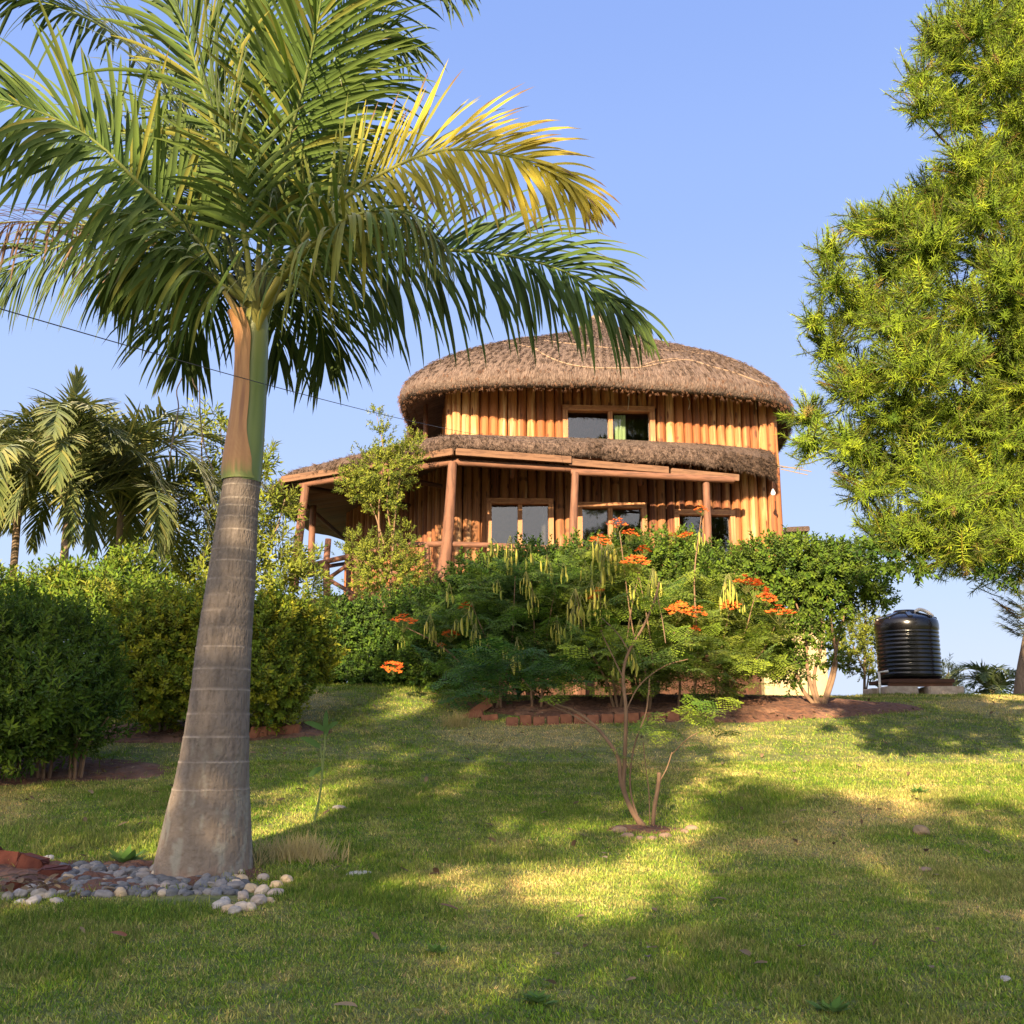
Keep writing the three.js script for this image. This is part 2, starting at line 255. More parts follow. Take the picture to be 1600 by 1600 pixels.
// ------------------------------------------------------------------ the thatched house
const house = thing('thatched_house', 'two storey pole house with thatched roof and veranda on the crest of the lawn', 'house');
{
  const W = [[-1.9, -29], [-1.52, -25.3], [3.9, -25.6], [6.85, -26.4], [7.4, -30], [6, -34], [0, -34.5]];
  const FLOOR = 5.02, MID = 8.5, TOP = 10.7;
  const WL = [[-4.9, -30.8], [-1.5, -26.05], [3.95, -26.3], [6.85, -26.5], [7.4, -30], [6, -34], [-2.5, -34.8]];
  const edge = (i, W0 = W) => { const a = V(W0[i][0], 0, W0[i][1]), b = V(W0[(i + 1) % 7][0], 0, W0[(i + 1) % 7][1]), L = a.distanceTo(b), d = b.clone().sub(a).normalize(), n = V(-d.z, 0, d.x); return { a, b, L, d, n, at: (u, y, o = 0) => a.clone().addScaledVector(d, u).addScaledVector(n, o).setY(y), rot: Math.atan2(-d.z, d.x) }; };
  const slab = (pts, y, h) => { const s = new THREE.Shape(pts.map(([x, z]) => new THREE.Vector2(x, -z))); const g = new THREE.ExtrudeGeometry(s, { depth: h, bevelEnabled: false }); g.rotateX(-Math.PI / 2); g.translate(0, y, 0); return g; };
  const holes = { '1u': [[2.84, 5.08, 8.74, 9.70]], '1l': [[.9, 2.5, 6.2, 7.44], [3.2, 4.88, 6.2, 7.36]], '2l': [[.22, 1.7, FLOOR, 7.2]] };
  const logCache = {};
  function logGeo(len) {
    const key = Math.round(len * 20) + '_' + Math.floor(rnd() * 4); if (logCache[key]) return logCache[key];
    const k = rnd() * 9, b = R(-.012, .012), g = limb([V(0, 0, 0), V(b, len * .3, b * .6), V(-b * .7, len * .7, b), V(0, len, 0)], (f) => .121 - .010 * f, 11, Math.max(3, Math.round(len / .3)), (th, f, l) => 1 + .07 * (fbm(Math.cos(th) * 1.4 + 5 + k, l * 2.2 + Math.sin(th), 711, 3) - .5));
    const uv = g.attributes.uv; for (let i = 0; i < uv.count; i++) uv.setXY(i, uv.getX(i) / .8 + k * .37, uv.getY(i) / 2.6 + k * .11);
    return logCache[key] = g;
  }
  const storeys = [['l', FLOOR, MID, 'lower_wall'], ['u', MID, TOP, 'upper_wall']];
  for (const [sk, y0, y1, nm] of storeys) {
    const boxes = [], put = [];
    for (let i = 0; i < 7; i++) {
      const e = edge(i, sk === 'l' ? WL : W), ops = (holes[i + sk] || []).slice().sort((p, q) => p[0] - q[0]); let u = 0;
      const bx = (ua, ub, ya, yb) => { if (ub - ua < .01 || yb - ya < .01) return; const g = new THREE.BoxGeometry(ub - ua, yb - ya, .12); g.translate((ua + ub) / 2, (ya + yb) / 2, -.1); g.rotateY(e.rot); g.translate(e.a.x, 0, e.a.z); boxes.push(g); };
      for (const [ua, ub, ya, yb] of ops) { bx(u, ua, y0, y1); bx(ua, ub, y0, ya); bx(ua, ub, yb, y1); u = ub; } bx(u, e.L, y0, y1);
      if (i === 4 || i === 5 || i === 6) continue;
      const step = .238, N = Math.round(e.L / step);
      for (let k = 0; k < N; k++) {
        const uc = (k + .5) * e.L / N, op = ops.find((o) => uc > o[0] - .06 && uc < o[1] + .06), yT = y1 - R(0, .05);
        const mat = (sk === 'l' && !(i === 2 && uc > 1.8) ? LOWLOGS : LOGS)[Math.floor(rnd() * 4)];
        for (const [ya, yb] of op ? [[y0, op[2] - .06], [op[3] + .06, yT]] : [[y0, yT]]) if (yb - ya > .12) put.push([e.at(uc, ya, R(-.015, .03)), yb - ya, mat]);
      }
    }
    const wall = part(house, nm, mergeGeometries(boxes), M.darkWood);
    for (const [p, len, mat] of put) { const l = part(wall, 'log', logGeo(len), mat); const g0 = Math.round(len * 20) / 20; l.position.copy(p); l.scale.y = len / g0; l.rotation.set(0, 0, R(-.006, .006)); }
  }
  // windows and the veranda door
  function windowAt(i, [u0, u1, y0, y1], name, mull, curtains) {
    const e = edge(i, y0 < 8 ? WL : W), w = new THREE.Group(); w.name = numbered(name); house.add(w); w.position.copy(e.at((u0 + u1) / 2, y0)); w.rotation.y = e.rot;
    const hw = (u1 - u0) / 2, h = y1 - y0, bars = [];
    const B = (x0, x1, ya, yb, d, zc) => { const g = new THREE.BoxGeometry(x1 - x0, yb - ya, d); g.translate((x0 + x1) / 2, (ya + yb) / 2, zc); bars.push(g); };
    B(-hw - .05, hw + .05, h - .08, h + .06, .22, .07); B(-hw - .05, hw + .05, -.07, .06, .26, .09); B(-hw - .05, -hw + .08, .06, h - .08, .2, .065); B(hw - .08, hw + .05, .06, h - .08, .2, .065);
    for (const m of mull) B(m - .055, m + .055, .06, h - .08, .16, .06);
    part(w, 'frame', mergeGeometries(bars), M.frame);
    const xs = [-hw + .08, ...mull.flatMap((m) => [m - .055, m + .055]), hw - .08];
    for (let k = 0; k < xs.length; k += 2) { const q = new THREE.PlaneGeometry(xs[k + 1] - xs[k], h - .14); const pn = part(w, 'pane', q, M.glass); pn.position.set((xs[k] + xs[k + 1]) / 2, h / 2 - .01, .03); }
    for (const [cx, cw, col, ch] of curtains) {
      const g = new THREE.PlaneGeometry(cw, ch, 40, 1), p = g.attributes.position; for (let k = 0; k < p.count; k++) p.setZ(k, Math.sin(p.getX(k) * 70) * .02 + Math.sin(p.getX(k) * 23) * .012); g.computeVertexNormals();
      const c = part(w, 'curtain', g, leafMat({ vertexColors: false, color: new THREE.Color().setRGB(...col), transmission: .4 })); c.position.set(cx, h - .1 - ch / 2, -.12);
    }
    return w;
  }
  windowAt(1, holes['1u'][0], 'window', [.04], [[.32, .3, [.30, .42, .2], .85]]);
  windowAt(1, holes['1l'][0], 'window', [0], [[.62, .12, [.05, .045, .04], 1.05]]);
  windowAt(1, holes['1l'][1], 'window', [-.04], []);
  windowAt(2, holes['2l'][0], 'door', [.02], []);
  // a pale bed head and a box inside the upper room, seen low in the panes
  const inset = (k, c = [2.4, -29.6]) => W.map(([x, z]) => [c[0] + (x - c[0]) * k, c[1] + (z - c[1]) * k]);
  part(house, 'lower_floor', slab(inset(.985), 4.86, .16), M.darkWood);
  part(house, 'lower_ceiling', slab(WL.map(([x, z]) => [1.5 + (x - 1.5) * .985, -30 + (z + 30) * .985]), 8.3, .05), M.darkWood);
  part(house, 'upper_floor', slab(inset(.985), 8.46, .1), M.darkWood);
  part(house, 'room_ceiling', slab(inset(.985), 10.5, .06), M.darkWood);
  // main roof: a soft bell of thatch over a rounded plan
  const eave = new THREE.CatmullRomCurve3([[-2.62, -24.95], [-.9, -24.15], [2, -24.15], [4.9, -24.65], [6.95, -25.75], [7.75, -28.2], [7.9, -31.3], [6.6, -34.8], [2.4, -36], [-1.6, -35], [-3.1, -31.5], [-2.85, -28]].map(([x, z]) => V(x, 0, z)), true, 'centripetal');
  const NT = 192, ring = eave.getSpacedPoints(NT), C = V(2.65, 0, -30);
  const HT = [[0, 14.2], [.05, 13.95], [.1, 13.6], [.2, 13.12], [.33, 12.74], [.5, 12.24], [.7, 11.68], [.85, 11.12], [.93, 10.72], [.98, 10.38], [1, 10.16]];
  const top = (r) => { let k = 0; while (k < HT.length - 2 && HT[k + 1][0] < r) k++; const a = HT[k], b = HT[k + 1]; return lerp(a[1], b[1], clamp((r - a[0]) / (b[0] - a[0]))); };
  const prof = []; for (let i = 0; i <= 34; i++) { const r = i / 34; prof.push([r, (top(r - .012) + top(r) + top(Math.min(1, r + .012))) / 3, 1]); }
  prof.push([1.008, 10.02, 1], [1.002, 9.9, .8], [.985, 9.82, .5], [.95, 9.9, .3], [.86, 10.25, 0], [.7, 10.75, 0], [.3, 11.8, 0], [0, 12.4, 0]);
  const sag = (j, r) => r * r * (.10 * (fbm(j / NT * 9, 1.5, 611, 3, 9) - .5) + .05 * (vnoise(j / NT * 40, 3, 613, 40) - .5)) + .10 * (fbm(j / NT * 7, r * 4, 617, 3, 7) - .5) * Math.sin(Math.PI * Math.min(1, r));
  const roofPoint = (j, [r, y, w]) => { const p = ring[((j % NT) + NT) % NT]; return V(lerp(C.x, p.x, r), y + sag(j, Math.min(1, r)), lerp(C.z, p.z, r)); };
  const rp = [], ruv = [], rix = [];
  prof.forEach((pr, i) => { for (let j = 0; j <= NT; j++) { const q = roofPoint(j, pr); rp.push(q.x, q.y, q.z); ruv.push(j / NT * 16, i * .1); } });
  for (let i = 0; i < prof.length - 1; i++) for (let j = 0; j < NT; j++) { const a = i * (NT + 1) + j, b = a + NT + 1; rix.push(a, b, b + 1, a, b + 1, a + 1); }
  const rg = new THREE.BufferGeometry(); rg.setAttribute('position', new THREE.Float32BufferAttribute(rp, 3)); rg.setAttribute('uv', new THREE.Float32BufferAttribute(ruv, 2)); rg.setIndex(rix); rg.computeVertexNormals();
  const roof = part(house, 'thatched_roof', rg, M.thatch);
  // loose straw lying on the thatch and hanging from its edge
  const strawGeo = (len, n, spread, hang) => { const A = new Acc(); for (let i = 0; i < n; i++) { const d = V(gauss() * spread, 1, gauss() * spread).normalize(); A.blade(V(gauss() * .03, R(-.05, .05), gauss() * .03), d, V(Math.cos(i), 0, Math.sin(i)), len * R(.6, 1.2), R(.006, .012), [.9, .9, .9], [1, .95, .9], V(gauss() * .3, -hang, gauss() * .3), 2); } return A.geo(); };
  const strawA = strawGeo(.12, 10, .3, .1), strawB = strawGeo(.14, 9, .35, .4);
  const roofStraw = [], rc = [], fringe = [], fc = [];
  for (let k = 0; k < 17000; k++) {
    const j = Math.floor(R(0, NT)), f = Math.sqrt(rnd()) * .985, i = Math.min(33, Math.floor(f * 34)), a = roofPoint(j, prof[i]), b = roofPoint(j, prof[i + 1]), a2 = roofPoint(j + 1, prof[i]);
    if (a.z < -31) continue; const d = b.clone().sub(a).normalize(), n = V().crossVectors(d, a2.clone().sub(a)).normalize(); if (n.y < 0) n.negate(); const p = a.clone().lerp(b, rnd()).lerp(a2, rnd() * .5).addScaledVector(n, .02);
    roofStraw.push(place(p, d.addScaledVector(n, R(-.05, .01)).add(V(gauss() * .45, 0, gauss() * .45)), R(.7, 1.3))); const q = rnd(); rc.push(mix3([.07, .045, .034], [.2, .14, .108], q * q));
  }
  for (let k = 0; k < 4600; k++) {
    const j = R(0, NT), jj = Math.floor(j), t = j - jj, i = 34 + Math.floor(rnd() * 4.4), a = roofPoint(jj, prof[i]).lerp(roofPoint(jj + 1, prof[i]), t); if (a.z < -32) continue;
    const out = a.clone().sub(C).setY(0).normalize(); fringe.push(place(a.addScaledVector(out, R(-.12, .03)).add(V(0, R(-.02, .06), 0)), out.multiplyScalar(R(.1, .8)).add(V(gauss() * .25, -1, gauss() * .25)), R(.4, .85))); fc.push(mix3([.07, .032, .018], [.24, .12, .065], rnd() ** 1.5));
  }
  copies(roof, 'loose_straw', strawA, M.straw, roofStraw, rc); copies(roof, 'eave_fringe', strawB, M.straw, fringe, fc);
  const cap = new THREE.LatheGeometry([[0, .3], [.16, .27], [.3, .15], [.42, -.02], [.5, -.16]].map(([x, y]) => new THREE.Vector2(x, y)), 24); cap.translate(C.x, 13.86, C.z);
  part(roof, 'ridge_cap', cap, std({ color: new THREE.Color().setRGB(.2, .15, .105), bumpMap: thatchBump, bumpScale: .03 }));
  // pale straps that hold the thatch: laid on its surface
  roof.updateMatrixWorld(true); const probe = new THREE.Mesh(rg, new THREE.MeshBasicMaterial({ side: THREE.DoubleSide })); probe.updateMatrixWorld();
  const rayc = new THREE.Raycaster(); const onRoof = ([px, py]) => { const d = P(px, py, 30).sub(EYE).normalize(); rayc.set(EYE, d); const h = rayc.intersectObject(probe)[0]; return h ? h.point.addScaledVector(d, -.03) : null; };
  for (const L of [[[835, 545], [858, 558], [885, 568], [920, 574], [960, 575], [1000, 574], [1040, 566], [1075, 562], [1110, 572], [1150, 583], [1190, 598], [1215, 603], [1235, 604]], [[765, 535], [800, 537], [840, 545]], [[850, 532], [900, 538], [960, 544], [1020, 546], [1070, 549], [1100, 553], [1140, 560], [1170, 570]], [[1000, 572], [1030, 563], [1060, 560]]]) {
    const fine = new THREE.CatmullRomCurve3(L.map(([x, y]) => V(x, y, 0)), false, 'centripetal').getPoints(40).map((q) => onRoof([q.x, q.y])).filter(Boolean); if (fine.length > 3) part(roof, 'strap', limb(fine, .014, 5), std({ color: new THREE.Color().setRGB(.3, .2, .13) }));
  }
  for (const [a, b] of [[[665, 602, 26.4], [665, 690, 26.4]], [[690, 605, 25.4], [650, 640, 27.5]]]) part(house, 'roof_prop', limb([P(...a), P(...b)], .06, 8, 4), M.post);
  // veranda roof: low thatch skirt round the front and left of the house
  const outer = [[6.72, -26.05], [6.3, -25.55], [5.2, -24.95], [2, -24.22], [-1.36, -23.5], [-3.5, -24.45], [-5.6, -25.6], [-6.45, -27.4], [-6.75, -29.5], [-6.5, -33], [-5, -35.5]];
  const inner = [[6.84, -26.45], [6.4, -26.32], [4.9, -25.92], [2.2, -25.5], [-1.5, -25.3], [-1.56, -25.7], [-1.66, -26.8], [-1.75, -27.6], [-1.9, -29], [-2.5, -32], [-2.8, -34.5]];
  const oH = [8.33, 8.36, 8.4, 8.42, 8.42, 8.3, 8.16, 8.2, 8.25, 8.3, 8.3];
  const mk = (l) => new THREE.CatmullRomCurve3(l.map(([x, z]) => V(x, 0, z)), false, 'catmullrom', .15), oc = mk(outer), ic = mk(inner), hc = mk(oH.map((h, i) => [h, i])), N = 240;
  const thick = (t) => .34 + .12 * (fbm(t * 30, 2, 631, 3) - .5), vp = [], vuv = [], vix = [];
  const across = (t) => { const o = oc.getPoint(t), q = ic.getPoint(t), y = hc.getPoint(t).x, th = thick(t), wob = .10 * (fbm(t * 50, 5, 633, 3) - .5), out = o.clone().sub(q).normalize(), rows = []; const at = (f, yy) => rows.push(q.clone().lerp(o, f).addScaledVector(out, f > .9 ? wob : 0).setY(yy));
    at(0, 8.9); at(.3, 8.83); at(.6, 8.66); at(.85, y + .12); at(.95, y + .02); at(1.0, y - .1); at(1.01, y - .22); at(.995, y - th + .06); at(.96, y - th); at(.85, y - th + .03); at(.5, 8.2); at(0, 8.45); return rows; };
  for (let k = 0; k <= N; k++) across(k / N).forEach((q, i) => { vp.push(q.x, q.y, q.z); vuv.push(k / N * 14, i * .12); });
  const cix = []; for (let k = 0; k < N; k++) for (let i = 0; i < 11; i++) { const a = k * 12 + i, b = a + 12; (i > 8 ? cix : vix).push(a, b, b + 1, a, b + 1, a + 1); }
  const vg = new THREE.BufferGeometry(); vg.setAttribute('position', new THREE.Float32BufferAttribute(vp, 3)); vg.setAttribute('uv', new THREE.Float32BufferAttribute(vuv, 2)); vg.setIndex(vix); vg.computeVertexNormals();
  const cg = vg.clone(); cg.setIndex(cix); const shadeSoffit = M.darkWood.clone(); shadeSoffit.side = THREE.DoubleSide; part(house, 'veranda_shade_ceiling', cg, shadeSoffit);  // thatch underside coloured dark to stand in for the shade under the veranda
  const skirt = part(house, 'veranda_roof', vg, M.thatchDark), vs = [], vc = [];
  for (let k = 0; k < 6500; k++) { const t = Math.pow(rnd(), 1.3) * .85, rows = across(t), i = 4 + Math.floor(rnd() * 5), a = rows[i].clone().lerp(rows[i - 1], rnd()), out = rows[6].clone().sub(rows[0]).setY(0).normalize(); if (rnd() < .35) a.lerp(rows[1], rnd()); vs.push(place(a, out.multiplyScalar(R(.2, 1)).add(V(gauss() * .6, R(-1, .25), gauss() * .5)), R(.45, 1))); vc.push(mix3([.04, .025, .018], [.18, .118, .085], rnd() ** 1.6)); }
  copies(skirt, 'loose_straw', strawB, M.straw, vs, vc);
  // fascia planks under the thatch edge, log posts, rails, floor
  const fas = [[[1155, 741, 24.9], [1048, 731, 24.72]], [[1045, 729, 24.66], [888, 716, 24.1]], [[893, 713, 24.05], [712, 700, 23.45]], [[708, 700, 23.44], [655, 708, 23.9]], [[658, 707, 23.86], [545, 727, 24.75]], [[548, 727, 24.8], [440, 744, 25.55]]];
  for (const [a, b] of fas) part(house, 'fascia_board', boxBetween(P(a[0], a[1] + 6, a[2]), P(b[0], b[1] + 6, b[2]), .09, .16, .02), M.fascia);
  for (const [a, b] of [[[1146, 750, 24.9], [892, 737, 24.2]], [[900, 733, 24.3], [708, 722, 23.7]], [[708, 722, 23.72], [470, 757, 25.55]]]) part(house, 'roof_beam', limb([P(...a), P(...b)], .085, 9, 8, (th, f, l) => 1 + .15 * (fbm(Math.cos(th) + l, Math.sin(th), 641, 2) - .5)), M.post);
  for (const [a, b] of [[[440, 757, 25.7], [560, 860, 35]], [[470, 760, 25.8], [640, 790, 27.5]], [[600, 742, 24.6], [690, 760, 25.6]], [[800, 728, 24], [800, 745, 25.3]], [[1000, 740, 24.6], [1000, 756, 25.6]]]) part(house, 'roof_beam', limb([P(...a), P(...b)], .06, 8, 6), M.darkWood);
  const post = (pts, r0, r1) => part(house, 'veranda_post', limb(pts.map((q) => P(...q)), (f) => lerp(r0, r1, f), 10, 14, (th, f, l) => 1 + .13 * (fbm(Math.cos(th) * 1.2 + l * 1.1, Math.sin(th) * 1.2 + 3, 651, 3) - .5)), M.post);
  post([[689, 912, 23.6], [697, 860, 23.6], [703, 790, 23.6], [707, 722, 23.6]], .155, .1);
  post([[893, 905, 24.2], [895, 840, 24.2], [899, 738, 24.2]], .11, .085); post([[1107, 900, 24.85], [1106, 830, 24.85], [1103, 748, 24.85]], .1, .085);
  post([[458, 925, 25.5], [466, 850, 25.5], [478, 757, 25.5]], .12, .095); post([[486, 900, 28.2], [487, 840, 28.2], [490, 790, 28.2]], .1, .085); post([[543, 905, 33], [543, 850, 33]], .1, .09);
  post([[511, 932, 25.2], [510, 880, 25.2], [513, 842, 25.2]], .09, .075); post([[557, 936, 24.7], [558, 862, 24.7]], .08, .075); post([[668, 918, 23.8], [667, 848, 23.8]], .075, .065); post([[544, 930, 26.4], [545, 880, 26.4]], .07, .06);
  const rail = (pts, r) => part(house, 'rail', limb(pts.map((q) => P(...q)), r, 8, 10, (th, f, l) => 1 + .16 * (fbm(Math.cos(th) + l * 1.3, Math.sin(th) + 7, 661, 2) - .5)), M.post);
  rail([[484, 884, 25.3], [520, 875, 25.1], [562, 866, 24.7]], .065); rail([[562, 866, 24.7], [620, 853, 24.2], [692, 850, 23.6]], .065); rail([[692, 850, 23.6], [760, 852, 23.8], [890, 858, 24.1]], .065); rail([[893, 858, 24.1], [1105, 868, 24.8]], .06);
  rail([[510, 906, 25.2], [556, 874, 24.75]], .05); rail([[512, 905, 25.2], [556, 930, 24.75]], .05); rail([[560, 876, 24.7], [664, 912, 23.9]], .05); rail([[560, 930, 24.7], [664, 866, 23.9]], .05); rail([[486, 889, 28.2], [543, 880, 33]], .06); rail([[705, 885, 23.7], [890, 890, 24.1]], .05);
  rail([[470, 945, 25.6], [516, 940, 25.2], [600, 926, 24.5], [692, 912, 23.7]], .12); rail([[692, 914, 23.7], [900, 922, 24.2], [1150, 925, 24.9]], .1);
  const shrink = outer.map(([x, z], i) => [lerp(x, inner[i][0], .12), lerp(z, inner[i][1], .12)]);
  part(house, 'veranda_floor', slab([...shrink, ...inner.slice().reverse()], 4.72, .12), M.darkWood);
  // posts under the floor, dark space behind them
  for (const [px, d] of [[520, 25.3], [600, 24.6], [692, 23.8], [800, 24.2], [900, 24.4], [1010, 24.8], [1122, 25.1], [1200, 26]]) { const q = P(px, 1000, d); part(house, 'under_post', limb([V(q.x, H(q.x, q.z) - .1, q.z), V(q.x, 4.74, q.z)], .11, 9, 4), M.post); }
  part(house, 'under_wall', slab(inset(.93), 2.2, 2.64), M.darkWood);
  const bp = P(1208, 770, 25.55); const bulb = part(house, 'bulb', new THREE.LatheGeometry([[0, -.075], [.04, -.065], [.058, -.03], [.055, .01], [.03, .05], [.022, .09], [0, .1]].map(([x, y]) => new THREE.Vector2(x, y)), 16), new THREE.MeshPhysicalMaterial({ color: 0xf4f4f2, roughness: .2 })); bulb.position.copy(bp);
  part(house, 'lamp_wire', limb([bp.clone().add(V(0, .09, 0)), bp.clone().add(V(.02, .3, -.05))], .01, 5, 2), M.darkWood);
  for (const q of [[[1075, 622, 25.2], [1078, 630, 25.2], [1076, 640, 25.2]], [[980, 600, 24.9], [983, 622, 25], [981, 640, 25.1]], [[1180, 626, 25.8], [1182, 640, 25.8]]]) part(roof, 'hanging_strand', limb(q.map((a) => P(...a)), .008, 4, 4), std({ color: new THREE.Color().setRGB(.5, .4, .28) }));
  // thin roof sticks that poke out past the right corner
  for (const [a, b] of [[[1215, 727, 26.2], [1268, 737, 26]], [[1220, 733, 26.2], [1262, 742, 25.9]], [[1215, 730, 26.2], [1255, 731, 26.4]]]) part(skirt, 'stick', limb([P(...a), P(...b)], .012, 5, 2), std({ color: new THREE.Color().setRGB(.22, .16, .1) }));
}
// cream wall beyond the right corner of the house
{
  const t = thing('cream_wall', 'cream plastered wall standing below the right corner of the house', 'wall');
  const g = new THREE.BoxGeometry(1.5, 2.6, 3); const u = g.attributes.uv; for (let i = 0; i < u.count; i++) u.setXY(i, u.getX(i) * 1.2, u.getY(i) * 1.6); g.translate(7.2, 3.45, -28.2); part(t, 'wall_body', g, M.plaster);
  const s = new THREE.Shape([[0, 0], [1.0, 0], [1.0, 1.15], [.75, 1.12], [0, .8]].map((q) => new THREE.Vector2(...q))); const w = new THREE.ExtrudeGeometry(s, { depth: .3, bevelEnabled: true, bevelSize: .02, bevelThickness: .02, bevelSegments: 1 }); w.translate(6.05, 2.3, -25.7); part(t, 'low_wing', w, M.plaster);
}

// ------------------------------------------------------------------ palms
// a feather leaf: leaflets on both sides of an arching rib. opt: len, n, w, droop, cols(t, side) -> [base, tip]
function feather(pts, opt) {
  const c = new THREE.CatmullRomCurve3(pts, false, 'centripetal'), A = new Acc(), B = new Acc(), Lr = c.getLength(), rp = c.getSpacedPoints(28);
  B.tube(rp, (t) => lerp(opt.rib ?? .026, .004, Math.pow(t, .7)), (t) => mix3(opt.ribCol ?? [.16, .17, .04], [.12, .16, .03], t), 6);
  let flat = opt.flat ? opt.flat.clone() : V(0, 1, 0);
  for (let k = 0; k < opt.n; k++) {
    const t = lerp(opt.from ?? .16, .995, (k + R(0, .6)) / opt.n), p = c.getPointAt(t), T = c.getTangentAt(t);
    let S = V().crossVectors(T, flat); if (S.lengthSq() < .02) S.crossVectors(T, V(1, 0, .3)); S.normalize(); const U = V().crossVectors(S, T);
    for (const s of [-1, 1]) {
      if (rnd() < (opt.gap ?? .03)) continue;
      const sp = lerp(1.15, .38, Math.pow(t, 1.4)) + gauss() * .17, el = gauss() * (opt.plume ?? .5) + (opt.lift ?? .1);
      const d = T.clone().multiplyScalar(Math.cos(sp)).addScaledVector(S, s * Math.sin(sp) * Math.cos(el)).addScaledVector(U, Math.sin(sp) * Math.sin(el));
      if (opt.hang && d.y < .25) { d.lerp(V(0, -1, 0), opt.hang * R(.2, 1.15)).normalize(); } const stiff = d.y > 0 ? 1 - .65 * d.y : 1; const len = opt.len * (.5 + .5 * Math.sin(Math.PI * Math.min(1, .22 + t * .72))) * (t > .85 ? lerp(1, .55, (t - .85) / .15) : 1) * R(.68, 1.15), [ca, cb, burn] = opt.cols(t, s);
      A.strip(p.clone().addScaledVector(T, R(-.01, .01)), d, U.clone(), len, opt.w * R(.8, 1.15), (q) => q > burn ? [.16, .09, .045] : mix3(ca, cb, q), opt.droop * stiff * R(.6, 1.35), opt.segs ?? 7);
    }
  }
  return [A.geo(), B.geo(), Lr];
}
const GREEN = [[.018, .05, .008], [.036, .085, .011], [.062, .125, .014], [.10, .17, .018]];
const greens = (lo, hi, yellow = 0) => () => { const a = mix3(GREEN[lo], GREEN[hi], rnd()), y = rnd() < yellow ? R(.3, .8) : 0; const k = mix3(a, [.30, .26, .03], y); return [k, mix3(k, [.2, .2, .03], .25), rnd() < .12 ? R(.86, .97) : 2]; };
{
  const palm = thing('royal_palm', 'tall palm with ringed grey trunk and orange brown dead sheath in the pebble ring', 'palm tree');
  const axis = [[317, 1385, 8.02, 74], [318, 1360, 8.02, 72], [326, 1270, 8.01, 62], [333, 1206, 8, 53.5], [343, 1100, 8, 45.5], [351, 1000, 8, 41.5], [364, 880, 8, 36], [372, 800, 8, 31.5], [378, 752, 8, 29.5]];
  const pts = axis.map((a) => P(a[0], a[1], a[2])), rad = axis.map((a) => a[3] * a[2] / F), cv = new THREE.CatmullRomCurve3(pts);
  const ys = [762, 783, 795, 812, 832, 861, 880, 907, 932, 956, 984, 1013, 1046, 1078, 1115, 1151, 1190, 1232], y0 = pts[0].y, y1 = pts[8].y, ringH = ys.map((y) => P(360, y, 8).y);
  const NS = 420, NSIDE = 96, p = [], c = [], uv = [], ix = [];
  for (let k = 0; k <= NS; k++) {
    const t = k / NS, q = cv.getPoint(t), f = t * 8, i = Math.min(7, Math.floor(f)), m = (a) => a[clamp(i + a.o, 0, 8)];
    const rr = (() => { const a = rad[Math.max(0, i - 1)], b = rad[i], d = rad[i + 1], e = rad[Math.min(8, i + 2)], u = f - i; return .5 * (2 * b + (d - a) * u + (2 * a - 5 * b + 4 * d - e) * u * u + (3 * b - a - 3 * d + e) * u ** 3); })();
    for (let j = 0; j <= NSIDE; j++) {
      const th = j / NSIDE * Math.PI * 2, cx = Math.cos(th), sz = Math.sin(th);
      let r = rr * (1 + .10 * (1 - sstep(.6, .95, q.y)) * (fbm(cx * 1.8 + 2, sz * 1.8 + 5, 744, 3) - .5) + .018 * (fbm(cx * 2 + 9, sz * 2 + q.y * 1.3, 741, 3) - .5)), scar = 0, step = 0;
      for (const h of ringH) { const d = q.y - h - .012 * (fbm(cx * 1.5 + h, sz * 1.5, 743, 2) - .5); scar = Math.max(scar, Math.exp(-((d / .0065) ** 2))); if (d > 0 && d < .10) step = Math.max(step, (1 - d / .10)); }
      r *= 1 - .012 * step; r += scar * .0035;
      const crack = Math.exp(-(((cx + .12 + (q.y - 2.2) * .1) / .02) ** 2)) * (sz > 0 ? 1 : 0) * sstep(1.82, 1.9, q.y) * (1 - sstep(2.42, 2.52, q.y)); r -= crack * .014;
      p.push(q.x + cx * r, q.y + sz * 0 , q.z + sz * r);
      const n = fbm(cx * 3 + 4, sz * 3 + q.y * 6, 745, 4), fine = fbm(th * 16, q.y * 9, 747, 4), st = fbm(th * 9, q.y * 1.2, 749, 3);
      let col = mix3([.135, .106, .084], [.21, .168, .136], n); col = mix3(col, [.085, .064, .05], sstep(.5, .72, fine) * .6 + sstep(.68, .8, st) * .2);
      col = mix3(col, [.36, .30, .245], scar * (.4 + .6 * sstep(.38, .62, fbm(cx * 2.2 + q.y * 3, sz * 2.2 + q.y * 5, 751, 3)))); col = mix3(col, [.11, .085, .065], step ** 3 * .75);
      const low = 1 - sstep(.62, 1.75, q.y + (n - .5) * .5); col = mix3(col, [.30, .225, .15], low * .45); col = mix3(col, [.36, .35, .27], low * sstep(.56, .66, fbm(cx * 7 + 2, sz * 7 + q.y * 9, 753, 4)) * .5);
      col = mix3(col, [.30, .17, .11], (1 - sstep(.52, .7, q.y + (n - .5) * .2)) * .8); c.push(...col); uv.push(th * .25, q.y);
    }
    if (k) for (let j = 0; j < NSIDE; j++) { const a = (k - 1) * (NSIDE + 1) + j, b = a + NSIDE + 1; ix.push(a, b, b + 1, a, b + 1, a + 1); }
  }
  const g = new THREE.BufferGeometry(); g.setAttribute('position', new THREE.Float32BufferAttribute(p, 3)); g.setAttribute('color', new THREE.Float32BufferAttribute(c, 3)); g.setAttribute('uv', new THREE.Float32BufferAttribute(uv, 2)); g.setIndex(ix); g.computeVertexNormals();
  part(palm, 'trunk', g, std({ vertexColors: true, roughness: .92, bumpMap: tex(512, 512, (u, v) => fbm(u * 50, v * 40, 761, 5, 50, 40) * .7 + .3 * fbm(u * 100, v * 16, 762, 3, 100, 16), false), bumpScale: .014 }));
